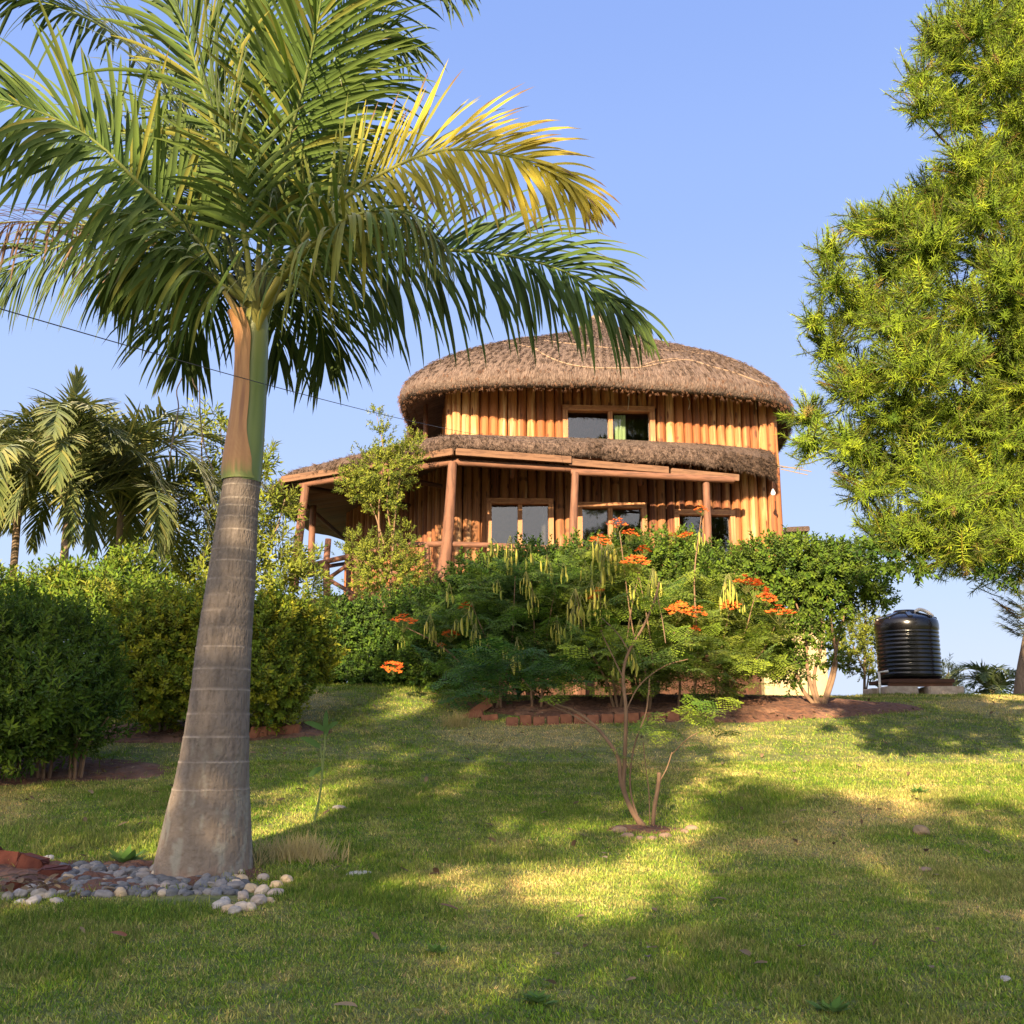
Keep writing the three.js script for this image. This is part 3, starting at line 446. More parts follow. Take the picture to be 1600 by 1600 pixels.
  // green crownshaft and the dead sheath round its front
  const shaft = (rows, a0, a1, colour, mat, name, lift) => {
    const cur = new THREE.CatmullRomCurve3(rows.map((a) => P(a[0], a[1], a[2] ?? 8))), hw = (t) => { const f = t * (rows.length - 1), i = Math.min(rows.length - 2, Math.floor(f)); return lerp(rows[i][3], rows[i + 1][3], f - i) * 8 / F; }, p = [], c = [], ix = [], n = 90, m = 48;
    for (let k = 0; k <= n; k++) for (let j = 0; j <= m; j++) {
      const t = k / n, q = cur.getPoint(t), u = j / m, th = lerp(a0(t), a1(t), u), edge = Math.min(u, 1 - u), r = hw(t) + lift(t, u) + .004 * (fbm(th * 9, q.y * 1.5, 771, 3) - .5);
      p.push(q.x + Math.cos(th) * r, q.y, q.z + Math.sin(th) * r); c.push(...colour(t, th, u)); if (k && j) { const a = (k - 1) * (m + 1) + j - 1, b = a + m + 1; ix.push(a, b, b + 1, a, b + 1, a + 1); }
    }
    const g = new THREE.BufferGeometry(); g.setAttribute('position', new THREE.Float32BufferAttribute(p, 3)); g.setAttribute('color', new THREE.Float32BufferAttribute(c, 3)); g.setIndex(ix); g.computeVertexNormals(); return part(palm, name, g, mat);
  };
  const shaftMat = new THREE.MeshPhysicalMaterial({ vertexColors: true, roughness: .5, side: THREE.DoubleSide, clearcoat: .2, clearcoatRoughness: .4 });
  shaft([[379, 754, 8, 29], [381, 735, 8, 29], [386, 690, 8, 27], [391, 640, 8, 25], [394, 590, 8, 24.5], [397, 545, 8, 23], [399, 505, 8, 21], [401, 470, 8, 12]], () => 0, () => Math.PI * 2, (t, th) => { const n = fbm(Math.cos(th) * 3 + 3, t * 3 + Math.sin(th) * 3, 773, 3), s = fbm(th * 12, t * 2, 775, 3); return mix3(mix3([.075, .13, .02], [.16, .21, .035], n), [.30, .28, .06], sstep(.5, .95, t) * .6 + s * .15); }, shaftMat, 'crownshaft', () => 0);
  shaft([[378, 752, 8, 29.5], [377, 740, 8, 29.5], [379, 715, 8, 29], [383, 680, 8, 27], [387, 640, 8, 25], [391, 590, 8, 24], [392, 545, 8, 24], [388, 515, 7.98, 22], [380, 490, 7.95, 17]], (t) => lerp(.72, 1.35, sstep(.0, .55, t)) + .05 * Math.sin(t * 21), (t) => lerp(4.1, 3.5, t), (t, th, u) => { const s = fbm(th * 16, t * 1.6, 777, 4), n = fbm(th * 3, t * 4, 779, 3); let k = mix3([.34, .15, .05], [.48, .26, .11], s); k = mix3(k, [.16, .055, .035], sstep(.5, .75, n) * .6 * sstep(.2, .5, t)); return mix3([.16, .19, .04], k, sstep(.03, .24, t + (s - .5) * .22)); }, std({ vertexColors: true, roughness: .6, side: THREE.DoubleSide }), 'dead_sheath', (t, u) => .012 + .012 * Math.exp(-((Math.min(u, 1 - u) / .04) ** 2)) + (t > .85 ? (t - .85) * .2 : 0));
  const yel = (t, s) => { const k = rnd(), y = sstep(.3, .7, t + gauss() * .15), a = mix3([.14, .17, .025], mix3([.46, .37, .02], [.36, .32, .02], k), y); return [a, mix3(a, [.52, .36, .05], y * .6), t > .35 ? R(.72, 1.1) : 2]; };
  const brown = () => { const k = mix3([.16, .09, .06], [.28, .17, .11], rnd()); return [k, k, 2]; };
  const FR = [
    [[[385, 470, 7.9], [326, 395, 7.7], [223, 292, 7.4], [137, 213, 7.2], [34, 165, 7.0], [-70, 140, 6.9]], { len: .95, n: 78, w: .05, droop: 1.3, cols: greens(1, 3, .12), plume: .7, lift: .1, flat: V(.1, .45, 1) }],
    [[[405, 470, 7.9], [430, 330, 7.6], [450, 223, 7.4], [478, 120, 7.2], [500, 10, 7.0], [512, -90, 6.9]], { len: 1.0, n: 92, w: .04, droop: .9, cols: greens(2, 3, .1), plume: .75, flat: V(.5, .1, 1), ribCol: [.05, .06, .02] }],
    [[[410, 480, 7.9], [470, 380, 7.6], [560, 295, 7.3], [680, 237, 7.1], [790, 243, 7.0], [880, 276, 7.0], [928, 312, 7.0]], { len: .76, n: 82, w: .042, droop: .7, cols: yel, plume: .6, lift: .1, flat: V(-.1, .4, 1), ribCol: [.3, .26, .06] }],
    [[[415, 480, 8], [500, 425, 8.1], [620, 396, 8.2], [740, 393, 8.3], [860, 416, 8.4], [950, 462, 8.5], [1010, 508, 8.6]], { len: .95, n: 84, w: .045, droop: 1.35, cols: greens(0, 2), plume: .55, lift: 0, flat: V(-.1, .35, 1) }],
    [[[390, 470, 8.1], [350, 330, 8.3], [290, 180, 8.5], [200, 70, 8.7], [90, 10, 8.9], [-20, -10, 9]], { len: .95, n: 80, w: .045, droop: 1.1, cols: greens(0, 1), plume: .6 }],
    [[[410, 470, 8.2], [460, 290, 8.2], [520, 110, 8.2], [590, 0, 8.2], [650, -40, 8.3], [720, -30, 8.4]], { len: .95, n: 84, w: .045, droop: 1.3, cols: greens(1, 2), plume: .7 }],
    [[[385, 475, 8.1], [320, 420, 8.5], [220, 378, 8.9], [110, 380, 9.2], [20, 420, 9.4], [-40, 465, 9.5]], { len: .9, n: 76, w: .042, droop: 1.2, cols: greens(0, 1), plume: .5, flat: V(.1, .4, 1) }],
    [[[380, 470, 8.2], [280, 400, 8.6], [150, 355, 9], [0, 348, 9.3], [-90, 365, 9.4]], { len: .7, n: 80, w: .022, droop: 1.5, cols: brown, plume: .5, ribCol: [.16, .09, .05] }],
    [[[390, 480, 8.3], [360, 440, 8.9], [325, 448, 9.3], [295, 500, 9.6], [285, 565, 9.7]], { len: 1.05, n: 74, w: .045, droop: 1.1, hang: .05, thin: .72, cols: greens(0, 1), plume: .6 }],
    [[[410, 480, 8.3], [440, 440, 8.9], [472, 448, 9.3], [500, 500, 9.6], [508, 565, 9.7]], { len: 1.0, n: 74, w: .045, droop: 1.1, hang: .05, thin: .72, cols: greens(0, 1), plume: .6 }],
    [[[412, 478, 7.8], [470, 400, 7.3], [560, 335, 6.9], [640, 335, 6.7], [700, 385, 6.6]], { len: .78, n: 66, w: .04, droop: 2.0, cols: greens(2, 3, .55), plume: .5, ribCol: [.24, .22, .05] }],
    [[[395, 470, 7.8], [375, 330, 7.5], [330, 180, 7.3], [290, 50, 7.1], [255, -70, 7]], { len: .9, n: 76, w: .045, droop: .9, cols: greens(1, 3, .15), plume: .7 }],
    [[[400, 470, 8.2], [410, 300, 8.6], [415, 120, 8.9], [415, -60, 9.1]], { len: .95, n: 72, w: .045, droop: 1.0, cols: greens(0, 2), plume: .7, flat: V(.6, .2, 1) }],
    [[[408, 470, 8], [470, 300, 7.9], [530, 150, 7.8], [580, 70, 7.8], [630, 60, 7.8]], { len: 1.05, n: 78, w: .04, droop: 2.2, cols: greens(1, 3), plume: .7 }],
    [[[388, 470, 8.2], [330, 330, 8.6], [240, 230, 9], [140, 200, 9.3], [50, 240, 9.5]], { len: .95, n: 72, w: .045, droop: 1.5, cols: greens(0, 1), plume: .5, flat: V(.1, .5, 1) }],
    [[[395, 475, 8.3], [398, 430, 8.9], [412, 428, 9.5], [428, 480, 10], [436, 560, 10.2]], { len: 1.05, n: 80, w: .045, droop: 1.1, hang: .05, thin: .72, cols: greens(0, 0), plume: .6 }],
    [[[392, 478, 7.95], [340, 440, 7.8], [280, 400, 7.8], [220, 400, 7.9], [180, 440, 8]], { len: .85, n: 60, w: .04, droop: 2.2, cols: greens(1, 2, .1), plume: .5 }],
  ];
  for (const [q, o] of FR) { const [a, b] = feather(q.map((k) => P(...k)), { rib: .032, ...o, hang: .6, ...o, n: Math.round(o.n * 1.5 * (o.thin ?? 1)), w: o.w * .72, gap: .1, droop: o.droop * 1.5, len: o.len * 1.06 }); const f = part(palm, 'frond', a, M.frond); part(f, 'rib', b, M.colored); }
  // petiole bases that clasp the top of the crownshaft, and the young spear
  for (const [a, r0, col] of [[[[401, 525, 7.93], [408, 495, 7.88], [424, 470, 7.8], [440, 440, 7.75]], .05, [.34, .30, .05]], [[[392, 530, 7.9], [382, 505, 7.88], [366, 480, 7.85], [350, 455, 7.8]], .045, [.36, .17, .08]], [[[398, 525, 7.94], [399, 490, 7.9], [402, 450, 7.85], [405, 400, 7.85]], .045, [.26, .25, .05]], [[[408, 525, 8.02], [414, 495, 8.05], [420, 470, 8.1], [440, 430, 8.3]], .045, [.2, .2, .04]], [[[390, 520, 8.03], [384, 490, 8.1], [376, 460, 8.2], [360, 430, 8.4]], .04, [.1, .09, .03]]]) {
    const A = new Acc().tube(curve(a.map((q) => P(...q)), 14), (t) => r0 * (1 - .55 * t) * (.25 + .75 * sstep(0, .45, t)), (t) => mix3(col, [.2, .17, .05], t), 10); part(palm, 'petiole', A.geo(), M.colored);
  }
  for (const q of [[[285, 590, 8.4], [276, 610, 8.4], [279, 635, 8.4], [271, 680, 8.4], [263, 730, 8.4]], [[312, 590, 8.5], [313, 650, 8.5], [320, 700, 8.5], [333, 735, 8.5]], [[300, 590, 8.4], [303, 600, 8.4], [310, 612, 8.4]]]) part(palm, 'dry_strand', limb(q.map((k) => P(...k)), .0055, 5, 12), std({ color: new THREE.Color().setRGB(.2, .15, .12) }));
}
// smaller feather palms: several trunks' worth of arching fronds from local shapes
function smallPalm(name, label, at, trunkH, fronds, o) {
  const t = thing(name, label, 'palm tree', o.group); t.position.copy(at);
  if (trunkH > .1) part(t, 'trunk', limb([V(0, -.2, 0), V(.03, trunkH * .5, 0), V(0, trunkH, 0)], (f) => lerp(o.tr ?? .1, .06, f), 10, 12, (th, f, l) => 1 + .08 * Math.sin(l * 40)), M.bark);
  const forms = [0, 1, 2].map((k) => { const L = o.size * (1 - .1 * k), up = o.up ?? 1; return feather([V(0, 0, 0), V(.12 * L, .32 * L * up, 0), V(.36 * L, .55 * L * up, .03), V(.66 * L, .5 * L * up, .05 * k), V(.93 * L, (.22 - .1 * k) * L, .04)], { len: L * .33, n: o.n ?? 42, w: o.w ?? .04, droop: o.droop ?? .7, cols: o.cols, plume: .35, lift: .25, rib: .022, segs: 4, ribCol: o.ribCol }); });
  fronds.forEach(([az, tilt, sc], i) => { const [a, b] = forms[i % 3]; const f = part(t, 'frond', a, M.frond); part(f, 'rib', b, M.colored); f.position.set(0, trunkH - .02 * i, 0); f.rotation.set(0, az, tilt, 'YXZ'); f.scale.setScalar(sc); });
  if (o.spear) { const [a, b] = feather([V(0, 0, 0), V(.01, .5, 0), V(-.02, 1.1, 0), V(-.03, o.spear, 0)], { len: .6, n: 60, w: .05, droop: .2, cols: () => [[.2, .22, .04], [.3, .3, .07], 2], plume: .2, rib: .022, segs: 4 }); const f = part(t, 'spear', a, M.frond); part(f, 'rib', b, M.colored); f.position.y = trunkH; }
  return t;
}
const crownOf = (n, t0, t1, s0 = .85, s1 = 1.1) => Array.from({ length: n }, (_, i) => [i * 2.399 + R(-.25, .25), R(t0, t1), R(s0, s1)]);
const areca = (t) => { const a = mix3([.035, .075, .014], [.11, .145, .03], rnd()), y = rnd() < .15 ? .5 : 0; const k = mix3(a, [.3, .26, .05], y); return [k, mix3(k, [.3, .28, .08], .3), rnd() < .1 ? .85 : 2]; };
{
  const o = { size: 2.6, cols: areca, n: 60, w: .045, droop: .8, ribCol: [.2, .2, .06] };
  const q1 = P(102, 830, 19), q2 = P(25, 830, 20.5), q3 = P(185, 850, 20.5);
  smallPalm('garden_palm', 'garden palm with an upright pale spear leaf above the left bushes', onGround(q1.x, q1.z), P(102, 775, 19).y - H(q1.x, q1.z), crownOf(22, -.55, .6), { ...o, spear: 2.4, group: 'garden palms beyond the left bushes' });
  smallPalm('garden_palm', 'garden palm at the very left edge beyond the bushes', onGround(q2.x, q2.z), P(25, 790, 20.5).y - H(q2.x, q2.z), crownOf(18, -.55, .5), { ...o, group: 'garden palms beyond the left bushes' });
  smallPalm('garden_palm', 'broad garden palm with browning fronds left of the grey trunk', onGround(q3.x, q3.z), P(185, 800, 20.5).y - H(q3.x, q3.z), crownOf(22, -.75, .4), { ...o, size: 2.8, group: 'garden palms beyond the left bushes' });
  const q4 = P(1552, 1085, 24); smallPalm('date_palm', 'low arching palm near the right edge beyond the crest', onGround(q4.x, q4.z), P(1552, 1075, 24).y - H(q4.x, q4.z), crownOf(18, -.5, .3), { size: 1.25, cols: greens(0, 2), n: 36, w: .035, droop: .4, up: .75 });
}

// ------------------------------------------------------------------ leafy plants
const sprig = (n, len, w, twig, spread = .9, s = 0) => { const A = new Acc(); A.tube([V(0, 0, 0), V(.01, twig * .5, .01), V(0, twig, 0)], twig * .02 + .001, [.5, .38, .22], 3); for (let i = 0; i < n; i++) { const t = (i + .6) / n, a = i * 2.4 + s, d = V(Math.cos(a) * spread, .45 + .5 * t, Math.sin(a) * spread); const k = R(.8, 1.15); A.leaf(V(0, twig * t, 0), d, V(gauss() * .4, 1, gauss() * .4).normalize(), len * R(.75, 1.15), w * R(.8, 1.15), [k, k, k * .95], .14); } return A.geo(); };
const SP = { small: [sprig(11, .06, .034, .15), sprig(10, .055, .032, .13, 1, 1)], mid: [sprig(10, .11, .055, .22), sprig(9, .12, .05, .24, .8, 2)], long: [sprig(9, .16, .04, .26, .8), sprig(8, .15, .036, .24, 1, 1)], big: [sprig(12, .26, .14, .5), sprig(12, .24, .13, .45, 1, 2)] };
const needleShoot = (n, len, w, seed0) => { const A = new Acc(); A.tube([V(0, -.16, 0), V(.01, -.05, .01), V(0, .07, 0)], .005, [.45, .3, .18], 3); for (let i = 0; i < n; i++) { const t = i / n, a = i * 2.4 + seed0, e = lerp(-.15, 1.2, t * t) + gauss() * .22, d = V(Math.cos(a) * Math.cos(e), Math.sin(e), Math.sin(a) * Math.cos(e)); const k = R(.75, 1.2); A.blade(V(0, lerp(-.15, .07, t), 0), d, V().crossVectors(d, V(.3, 1, .2)).normalize(), len * R(.6, 1.15), w * R(.8, 1.2), [k, k, k * .9], [k * 1.05, k * 1.05, k], V(gauss() * .5, -.25, gauss() * .5), 2); } return A.geo(); };
SP.needle = [needleShoot(42, .078, .0065, 0), needleShoot(38, .07, .0065, 1), needleShoot(36, .06, .006, 2)];
const bipinnate = (n) => { const A = new Acc(); A.tube([V(0, 0, 0), V(0, .2, .02), V(0, .40, -.03)], .003, [.4, .42, .15], 3); for (let i = 0; i < n; i++) { const t = .25 + .75 * i / (n - 1), L = .18 * Math.sin(Math.PI * (.25 + .6 * t)) + .03; for (const s of [-1, 1]) { const o = V(0, .40 * t, .01), d = V(s * .9, .42, -.3 + gauss() * .25).normalize(); for (let k = 0; k < 6; k++) for (const q of [-1, 1]) { const b = o.clone().addScaledVector(d, L * (k + .6) / 6), e = V(-d.y * q * s, d.x * q * s, gauss() * .3).addScaledVector(d, .3), f = R(.7, 1.3); A.leaf(b, e, V(gauss() * .35, gauss() * .35, 1), .042, .02, [f, f, f], .08); } } } return A.geo(); };
SP.fern = [bipinnate(5), bipinnate(6)];
const shade3 = (a, b, p = 1) => () => mix3(a, b, Math.pow(rnd(), p));
// leaves spread through blobs given as [photo x, photo y, depth, radius px, radius px high]
function blobs(list) { return list.map(([px, py, d, rx, ry = rx, rz = 1]) => { const k = d / F; return { c: P(px, py, d), rx: rx * k, ry: ry * k, rz: Math.min(rx * k * rz, 1.6) }; }); }
function scatter(bl, n, o = {}) {
  const mats = [], cols = [], w = bl.map((b) => b.rx * b.ry + b.rx * b.rz), tot = w.reduce((a, b) => a + b, 0);
  bl.forEach((b, bi) => {
    const k = Math.round(n * w[bi] / tot);
    for (let i = 0; i < k; i++) {
      let d = V(gauss(), gauss(), gauss()).normalize(); if (o.front && d.z < -.3 && rnd() < .6) d.z *= -1;
      const lump = .5 + .9 * fbm(d.x * 2.6 + b.c.x * 2, d.y * 2.6 + d.z * 1.7 + b.c.y * 2, 801, 3), shoot = rnd() < (o.shoots ?? .11), r = lump * (shoot ? R(1.05, 1.35) : rnd() < (o.inner ?? .35) ? R(.45, .9) : R(.8, 1.08)), p = V(b.c.x + d.x * b.rx * r, b.c.y + d.y * b.ry * r, b.c.z + d.z * b.rz * r);
      if (p.y < H(p.x, p.z) + .05) continue;
      const dir = d.clone().multiplyScalar(o.out ?? .8).add(V(gauss() * .45, (o.up ?? .35) + gauss() * .3 + (shoot ? .7 : 0), gauss() * .45));
      mats.push(place(p, dir, R(.75, 1.25) * (o.scale ?? 1))); cols.push(o.col(p, d, r));
    }
  });
  return [mats, cols];
}
function crown(parent, kinds, n, bl, o, name = 'foliage', mat = M.leaf) { kinds.forEach((g) => { const [m, c] = scatter(bl, n / kinds.length, o); copies(parent, name, g, mat, m, c); }); }
function stems(parent, list, mat = M.stem) { for (const [pts, r0, r1, sides = 7] of list) part(parent, 'stem', limb(pts, (f) => lerp(r0, r1, f), sides, Math.max(6, pts.length * 4), (th, f, l) => 1 + .18 * (fbm(Math.cos(th) + l * 2, Math.sin(th) + 3, 811, 2) - .5)), mat); }
const fan = (base, n, h, spread, r) => Array.from({ length: n }, (_, i) => { const a = i / n * 6.28 + R(-.3, .3), s = spread * R(.5, 1); return [[base.clone().add(V(Math.cos(a) * .06, -.08, Math.sin(a) * .04)), base.clone().add(V(Math.cos(a) * s * .35, h * .45, Math.sin(a) * s * .35)), base.clone().add(V(Math.cos(a) * s, h * R(.8, 1.05), Math.sin(a) * s * .7))], r * R(.7, 1.1), r * .35]; });
const DKGREEN = shade3([.025, .075, .007], [.11, .19, .014]), MDGREEN = shade3([.06, .135, .010], [.21, .29, .02]), BRGREEN = shade3([.11, .16, .018], [.29, .32, .035]);
{
  // golden hedge behind the palm: new growth at the top of the clipped hedge is golden
  const t = thing('golden_hedge', 'clipped hedge with golden tops behind the grey palm trunk', 'hedge');
  const b = blobs([[225, 1022, 14.6, 56, 74], [285, 1010, 14.6, 56, 74], [350, 1012, 14.6, 56, 76], [415, 1015, 14.7, 56, 74], [474, 1008, 15.2, 46, 62], [250, 965, 14.7, 30, 26], [330, 958, 14.7, 34, 26], [440, 965, 14.8, 34, 26], [250, 1075, 14.5, 50, 60], [330, 1080, 14.4, 50, 55], [420, 1075, 14.4, 48, 60]]);
  crown(t, SP.small, 7600, b, { inner: .45, up: .3, scale: 1.15, front: 1, shoots: .16, col: () => (rnd() < .5 ? mix3([.20, .26, .02], [.46, .44, .028], rnd()) : mix3(MDGREEN(), [.2, .27, .02], rnd())) });
  stems(t, [250, 300, 350, 400, 440].flatMap((x) => { const q = P(x, 1150, 14.5), a = onGround(q.x, q.z); return fan(a, 3, 1.1, .3, .03); }), M.bark);
}
{
  const t = thing('dark_hedge', 'dark green hedge on the crest below the veranda railing', 'hedge');
  const b = blobs([[530, 990, 18.8, 42, 55], [585, 995, 18.9, 48, 60], [640, 995, 18.9, 48, 62], [690, 990, 18.9, 48, 62], [520, 1030, 18.7, 36, 36], [600, 1035, 18.7, 50, 34], [670, 1035, 18.7, 50, 34], [540, 1058, 18.5, 50, 20], [620, 1058, 18.5, 55, 20], [690, 1060, 18.4, 50, 20]]);
  crown(t, SP.small, 6000, b, { inner: .3, up: .3, scale: 1.2, front: 1, col: DKGREEN });
  stems(t, [520, 560, 610, 660].flatMap((x) => { const q = P(x, 1062, 18.8), a = onGround(q.x, q.z); return fan(a, 2, .9, .2, .025); }), M.bark);
}
{
  const t = thing('big_green_bush', 'large dark green bush filling the left edge of the lawn', 'bush');
  const b = blobs([[30, 1040, 12.2, 80, 80], [105, 1030, 12.5, 62, 72], [-60, 1030, 12, 90, 100], [150, 1065, 12.8, 42, 52], [60, 1100, 12, 85, 60], [-30, 1100, 12, 90, 70], [130, 1105, 12.6, 45, 45], [10, 990, 12.8, 55, 42], [85, 985, 13, 40, 30], [45, 960, 12.9, 22, 24], [130, 990, 12.7, 26, 24], [30, 1160, 11.9, 60, 30], [110, 1150, 12.3, 50, 34], [-20, 1150, 11.9, 70, 40], [165, 1110, 12.5, 24, 40]]);
  crown(t, [...SP.mid, SP.long[0], SP.small[0]], 5600, b, { inner: .5, up: .35, shoots: .18, scale: .66, front: 1, col: () => mix3(DKGREEN(), MDGREEN(), rnd()) });
  stems(t, [20, 70, 120, -30].flatMap((x) => { const q = P(x, 1190, 12.2), a = onGround(q.x, q.z); return fan(a, 5, .8, .4, .02); }));
  const u = thing('round_shrub', 'mid green shrub between the garden palms and the golden hedge', 'bush');
  const b2 = blobs([[130, 940, 17, 55, 42], [190, 925, 17.2, 50, 42], [240, 935, 17.4, 36, 34], [60, 945, 17, 60, 40], [-20, 950, 17, 60, 45], [180, 965, 16.8, 80, 38], [205, 885, 17.3, 24, 22], [100, 905, 17.1, 22, 20]]);
  crown(u, [...SP.mid, SP.long[1]], 2900, b2, { inner: .45, scale: .85, col: (p) => mix3(MDGREEN(), [.3, .28, .03], rnd() < .2 ? .6 : 0) });
  const q = P(150, 1000, 17); stems(u, fan(onGround(q.x, q.z), 6, 1.2, .7, .03), M.bark);
}
function tree(name, label, cat, base, branches, r0, kinds, n, bl, o, mat = M.leaf) {
  const t = thing(name, label, cat, o.group); crown(t, kinds, n, bl, o, 'crown', mat);
  branches.forEach(([pts, a, b], i) => part(t, i ? 'branch' : 'trunk', limb(pts, (f) => lerp(a, b, f), 9, pts.length * 6, (th, f, l) => 1 + .14 * (fbm(Math.cos(th) + l, Math.sin(th) + 5, 821, 2) - .5)), o.bark ?? M.bark)); return t;
}
{
  // loose leafy tree between the trunk and the veranda
  const d = 21, q = P(385, 1000, d), b0 = onGround(q.x, q.z, -.1);
  const bl = blobs([[325, 770, d, 42, 40], [300, 840, d, 45, 50], [345, 690, d, 26, 38], [430, 790, d, 30, 28], [425, 870, d, 42, 40], [455, 920, d, 50, 40], [330, 900, d, 55, 45], [405, 730, d, 25, 25], [320, 655, d, 18, 14], [390, 820, d, 35, 40], [480, 890, d, 22, 30]]);
  tree('loose_leafy_tree', 'loose leafy tree behind the grey trunk left of the veranda', 'tree', b0, [[[b0, P(388, 900, d), P(375, 780, d)], .07, .03], [[P(386, 880, d), P(330, 800, d), P(315, 700, d), P(320, 655, d)], .03, .008], [[P(385, 880, d), P(430, 830, d), P(445, 780, d)], .03, .008], [[P(384, 820, d), P(350, 720, d), P(345, 670, d)], .025, .006], [[P(388, 930, d), P(300, 860, d)], .03, .01]], .07, SP.long, 1050, bl, { inner: .6, scale: 1.05, up: .2, col: BRGREEN });
}
{
  // vine-like bush that climbs past the veranda roof
  const d = 22.6, q = P(600, 1000, d), b0 = onGround(q.x, q.z, -.1);
  const bl = blobs([[600, 735, d, 46, 40], [560, 760, d, 30, 22], [635, 712, d, 24, 34], [598, 690, d, 14, 40], [588, 650, d, 6, 22], [650, 690, d, 10, 22], [545, 745, d, 16, 10], [600, 890, d, 55, 45], [560, 850, d, 22, 26], [640, 890, d, 28, 34], [625, 830, d, 14, 18], [598, 782, d, 30, 22]]);
  const t = tree('climbing_bush', 'bright green bush growing up in front of the veranda to its roof', 'bush', b0, [[[b0, P(595, 900, d), P(592, 800, d), P(600, 720, d)], .035, .012], [[b0, P(612, 880, d), P(618, 800, d), P(630, 710, d)], .03, .01], [[P(600, 850, d), P(580, 790, d), P(555, 760, d)], .02, .007], [[P(600, 740, d), P(597, 690, d), P(586, 638, d)], .014, .004], [[P(615, 850, d), P(605, 790, d), P(610, 730, d)], .02, .008], [[P(625, 720, d), P(648, 695, d), P(655, 670, d)], .012, .004]], .05, SP.mid, 1750, bl, { inner: .5, scale: .62, up: .4, col: BRGREEN, bark: M.stem });
}
// the big needle-leaved tree on the right: trunk outside the frame
{
  const t = thing('needle_tree', 'huge tree with yellow green needle tufts reaching in from the right edge', 'tree');
  const b0 = V(6.9, H(6.9, -10.6) - .2, -10.6), T1 = V(6.75, 4.5, -10.6), T2 = V(6.6, 8.5, -10.8), T3 = V(6.9, 12.5, -11);
  part(t, 'trunk', limb([b0, V(6.8, 2.5, -10.6), T1, T2, T3], (f) => lerp(.30, .08, f), 14, 30, (th, f, l) => 1 + .12 * (fbm(Math.cos(th) * 2 + l, Math.sin(th) * 2, 831, 3) - .5)), M.bark);
  const spots = [], add = (px, py, d, r) => spots.push([px, py, d, r]);
  const edge = [[1500, -60, 60], [1470, 60, 48], [1440, 120, 40], [1445, 165, 40], [1500, 180, 40], [1510, 250, 55], [1450, 300, 45], [1400, 340, 45], [1345, 350, 40], [1300, 395, 36], [1300, 440, 38], [1275, 500, 30], [1300, 540, 45], [1340, 600, 50], [1265, 650, 38], [1265, 690, 34], [1330, 690, 46], [1350, 760, 46], [1385, 820, 44], [1430, 840, 44], [1500, 840, 46], [1570, 840, 46], [1340, 480, 48], [1390, 420, 55], [1400, 500, 55], [1450, 380, 60], [1420, 570, 60], [1400, 650, 60], [1440, 720, 60], [1480, 780, 60], [1550, 760, 60], [1500, 640, 60], [1560, 680, 60], [1580, 580, 60], [1500, 560, 50], [1480, 330, 55], [1540, 330, 60], [1590, 400, 55], [1550, 240, 55], [1600, 180, 55], [1560, 110, 60], [1530, 40, 60], [1600, 30, 60], [1590, 300, 55], [1440, 460, 45], [1600, 840, 46], [1620, 500, 50], [1570, 430, 55], [1520, 480, 45], [1600, 470, 60], [1590, 520, 50], [1540, 400, 45]];
  for (const [x, y, r] of edge) { add(x, y, 9.2 + R(-.35, .6), r); if (x > 1320) add(x + R(5, 60), y + R(-25, 25), (x < 1500 && y < 520 ? 9.75 : 10.3) + R(-.3, .3), r * 1.05); }
  for (let i = 0; i < 70; i++) add(R(1600, 2150), R(-500, 860), R(9.4, 12.5), R(55, 95));
  for (let i = 0; i < 20; i++) add(R(1460, 1700), R(-420, -80), R(9.4, 12), R(55, 85));
  const gaps = [[1500, 435, 20], [1530, 480, 18], [1548, 205, 14], [1500, 118, 12]];
  const bl = blobs(spots.map(([x, y, d, r]) => [x, y, d, r * 1.0, r * .86, 1]));
  const proj = (p) => { const q = p.clone().sub(EYE).applyAxisAngle(V(1, 0, 0), -PITCH); return [800 + q.x / -q.z * F, 800 - q.y / -q.z * F]; };
  const col = () => { const k = rnd(); return k < .2 ? mix3([.26, .37, .02], [.37, .45, .03], rnd()) : k < .22 ? [.28, .2, .06] : mix3([.085, .155, .012], [.25, .34, .024], rnd()); };
    SP.needle.forEach((g) => { let [m, c] = scatter(bl, 15500, { inner: .45, out: .9, up: .2, scale: 1, col }); const keep = m.map((k) => { const [x, y] = proj(V().setFromMatrixPosition(k)); return !gaps.some(([a, b, r]) => Math.hypot(x - a, y - b) < r * R(.75, 1.15)); }); m = m.filter((_, i) => keep[i]); c = c.filter((_, i) => keep[i]); copies(t, 'crown', g, M.needle, m, c); });
  // limbs run from the trunk to every clump
  const hub = [T1, V(6.65, 6.5, -10.7), T2, V(6.7, 10.5, -10.9)];
  bl.forEach((b, i) => { if (i % 3) return; const h = hub.reduce((a, q) => (Math.abs(q.y - (b.c.y - .9)) < Math.abs(a.y - (b.c.y - .9)) ? q : a)), w = (k, y) => h.clone().lerp(b.c, k).add(V(gauss() * .16, y + gauss() * .12, .25 * k * 0 - .3 * Math.sin(k * 3.1))); part(t, 'branch', limb([h, w(.25, -.1), w(.5, -.2), w(.75, -.12), b.c.clone().add(V(0, -.05, -.1))], (f) => lerp(.042, .008, f), 6, 18), M.darkBark); });
  const lf = blobs([[1395, 872, 9.4, 34, 18], [1430, 880, 9.4, 24, 16], [1560, 893, 9.5, 20, 10], [1370, 850, 9.4, 20, 12]]); crown(t, SP.mid, 110, lf, { inner: .6, scale: .55, up: -.1, col: DKGREEN }, 'leaf_spray');
}
